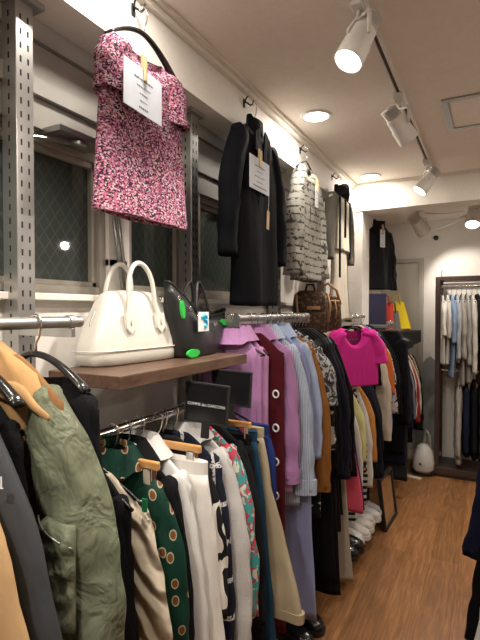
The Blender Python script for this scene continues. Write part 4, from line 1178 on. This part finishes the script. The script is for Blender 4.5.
MB().tube([(0, 0, .28), (.01, 0, .38), (.03, -.01, .45), (.06, -.01, .40), (.075, -.01, .25)], .02, 12).build('hose', plain('grey hose', (.35, .35, .34), .5), vc, smooth=True)
vc.scale = (.78, .78, .88)
ib = empty('ironing_board', (-.515, 4.87, 0), 0, 'folded grey ironing board standing against the back wall behind the vacuum', 'ironing board', rot=(R(-4), 0, 0))
outl = [(.13*math.sin(PI*min(1, max(0, t)))**.55 if False else 0, 0) for t in (0,)]
pts = []
for i in range(33):
    z = .10 + .95*i/32; u = i/32
    pts.append((.115 if u < .45 else .115*math.sqrt(max(0, 1-((u-.45)/.55)**2))+.001, z))
ol = [(x, z) for x, z in pts] + [(-x, z) for x, z in pts[::-1]]
MB().loft([[(x, -.02, z) for x, z in ol], [(x*1.03, -.01, z) for x, z in ol], [(x*1.03, .005, z) for x, z in ol], [(x, .012, z) for x, z in ol]]).build('padded_top', F('grey board cover', (.30, .32, .31), rough=.8), ib, smooth='auto')
for s_ in (-1, 1): MB().tube([(s_*.06, .03, .0), (s_*.02, .03, .7)], .01, 8).build('leg', M['steel'], ib, smooth=True)
dp = MB().box(-.12, .10, -.02, .02, 0, .012)
o = dp.build('doorstop_strip', M['white_metal'], None, bevel=.002); o.location = (-.62, 4.42, 0); o.rotation_euler = (0, 0, R(-12)); setp(o, 'short white plastic strip lying on the floor before the vacuum', 'strip')

# ------------------------------------------------------------------ far rack
fx0, fx1, fy0, fy1 = -.435, .42, 4.56, 4.90
fk = empty('wooden_clothes_rack', ((fx0+fx1)/2, (fy0+fy1)/2, 0), label='dark brown wooden clothes rack with two rails against the back wall', cat='clothes rack')
cx, cy = (fx0+fx1)/2, (fy0+fy1)/2
def fbox(nm, x0, x1, y0, y1, z0, z1, m='darkwood'):
    MB().box(x0-cx, x1-cx, y0-cy, y1-cy, z0, z1).build(nm, M[m], fk, bevel=.003)
fbox('base_board', fx0, fx1, fy0-.02, fy1, 0.03, .09)
fbox('plinth', fx0+.02, fx1-.02, fy0, fy1, 0, .03)
for x in (fx0, fx1-.04):
    for y_ in (fy0, fy1-.04): fbox('post', x, x+.04, y_, y_+.04, .09, 1.80)
fbox('top_rail', fx0+.04, fx1-.04, fy0, fy0+.03, 1.765, 1.80); fbox('top_rail', fx0+.04, fx1-.04, fy1-.03, fy1, 1.765, 1.80)
for x in (fx0, fx1-.04): fbox('side_rail', x, x+.04, fy0+.04, fy1-.04, 1.765, 1.80)
RY = 4.665
for z in (1.715, .955):
    MB().cyl((fx0+.03-cx, RY-cy, z), (fx1-.03-cx, RY-cy, z), .012).build('hanging_rail', M['chrome'], fk, smooth='auto')
MB().cyl((fx0+.05-cx, fy0+.02-cy, 1.80), (fx0+.05-cx, fy0+.02-cy, 1.86), .005).build('peg', M['steel'], fk)
GROUP[0] = 'clothes on the upper rail of the wooden rack'
ups = [('blouse', 'leftmost white short sleeved blouse on the wooden rack', WHITE, .62, .30, .02),
       ('blouse', 'white patterned blouse second on the wooden rack', F('white lace', (.55, .54, .50)), .62, .32, .02),
       ('shirt', 'sky blue shirt with rolled sleeve on the wooden rack', F('chambray blue', (.22, .30, .45)), .74, .36, .02),
       ('shirt', 'pale blue grey shirt right of the sky blue one', F('pale blue grey', (.35, .38, .40)), .6, .5, .01),
       ('dress', 'long light taupe dress on the wooden rack', F('light taupe', (.33, .30, .27)), .80, .5, .01),
       ('sweater', 'sage grey knit on the wooden rack', F('sage grey', (.28, .28, .26)), .78, .55, .015),
       ('shirt', 'cream shirt with a hanging cuff on the wooden rack', F('pale cream', (.50, .47, .42)), .66, .62, .025),
       ('jacket', 'black jacket shoulder between the cream shirt and grey knit', BLACK, .42, .3, .02),
       ('sweater', 'grey brown knit at the right edge of the wooden rack', F('grey brown', (.17, .155, .14)), .80, .6, .02),
       ('coat', 'dark taupe coat at the picture edge on the wooden rack', F('dark taupe', (.12, .11, .10)), .8, .6, .02)]
for i, (nm, lab, mm, L, sl, out) in enumerate(ups):
    top(nm, RY, lab, mm, L=L, sl=sl, x=fx0+.045+.041*i, z=1.715, rz=-PI/2+R(12), out=out+.02, sh=.17, rx=.05, ry=.024, th=.016, hth=.022, drop=.075, seed=i*1.9+.5, hg='hangers of the wooden rack')
GROUP[0] = 'clothes on the lower rail of the wooden rack'
lows = [('coat', 'light grey beige coat, leftmost on the lower rail of the wooden rack', F('light greige', (.36, .34, .30)), .74, .6, .01),
        ('jacket', 'dark navy jacket on the lower rail of the wooden rack', NAVY, .66, .55, .02),
        ('jacket', 'black jacket behind the navy one on the lower rail of the wooden rack', BLACK2, .68, .55, .02),
        ('coat', 'charcoal coat at the picture edge on the lower rail of the wooden rack', F('charcoal 2', (.035, .035, .04)), .7, .55, .02)]
for i, (nm, lab, mm, L, sl, out) in enumerate(lows):
    top(nm, RY, lab, mm, L=L, sl=sl, x=fx0+.19+.062*i, z=.955, rz=-PI/2+R(6), out=out, sh=.165, rx=.05, ry=.028, th=.02, hth=.026, drop=.075, seed=i*1.3+7, hg='hangers of the wooden rack')
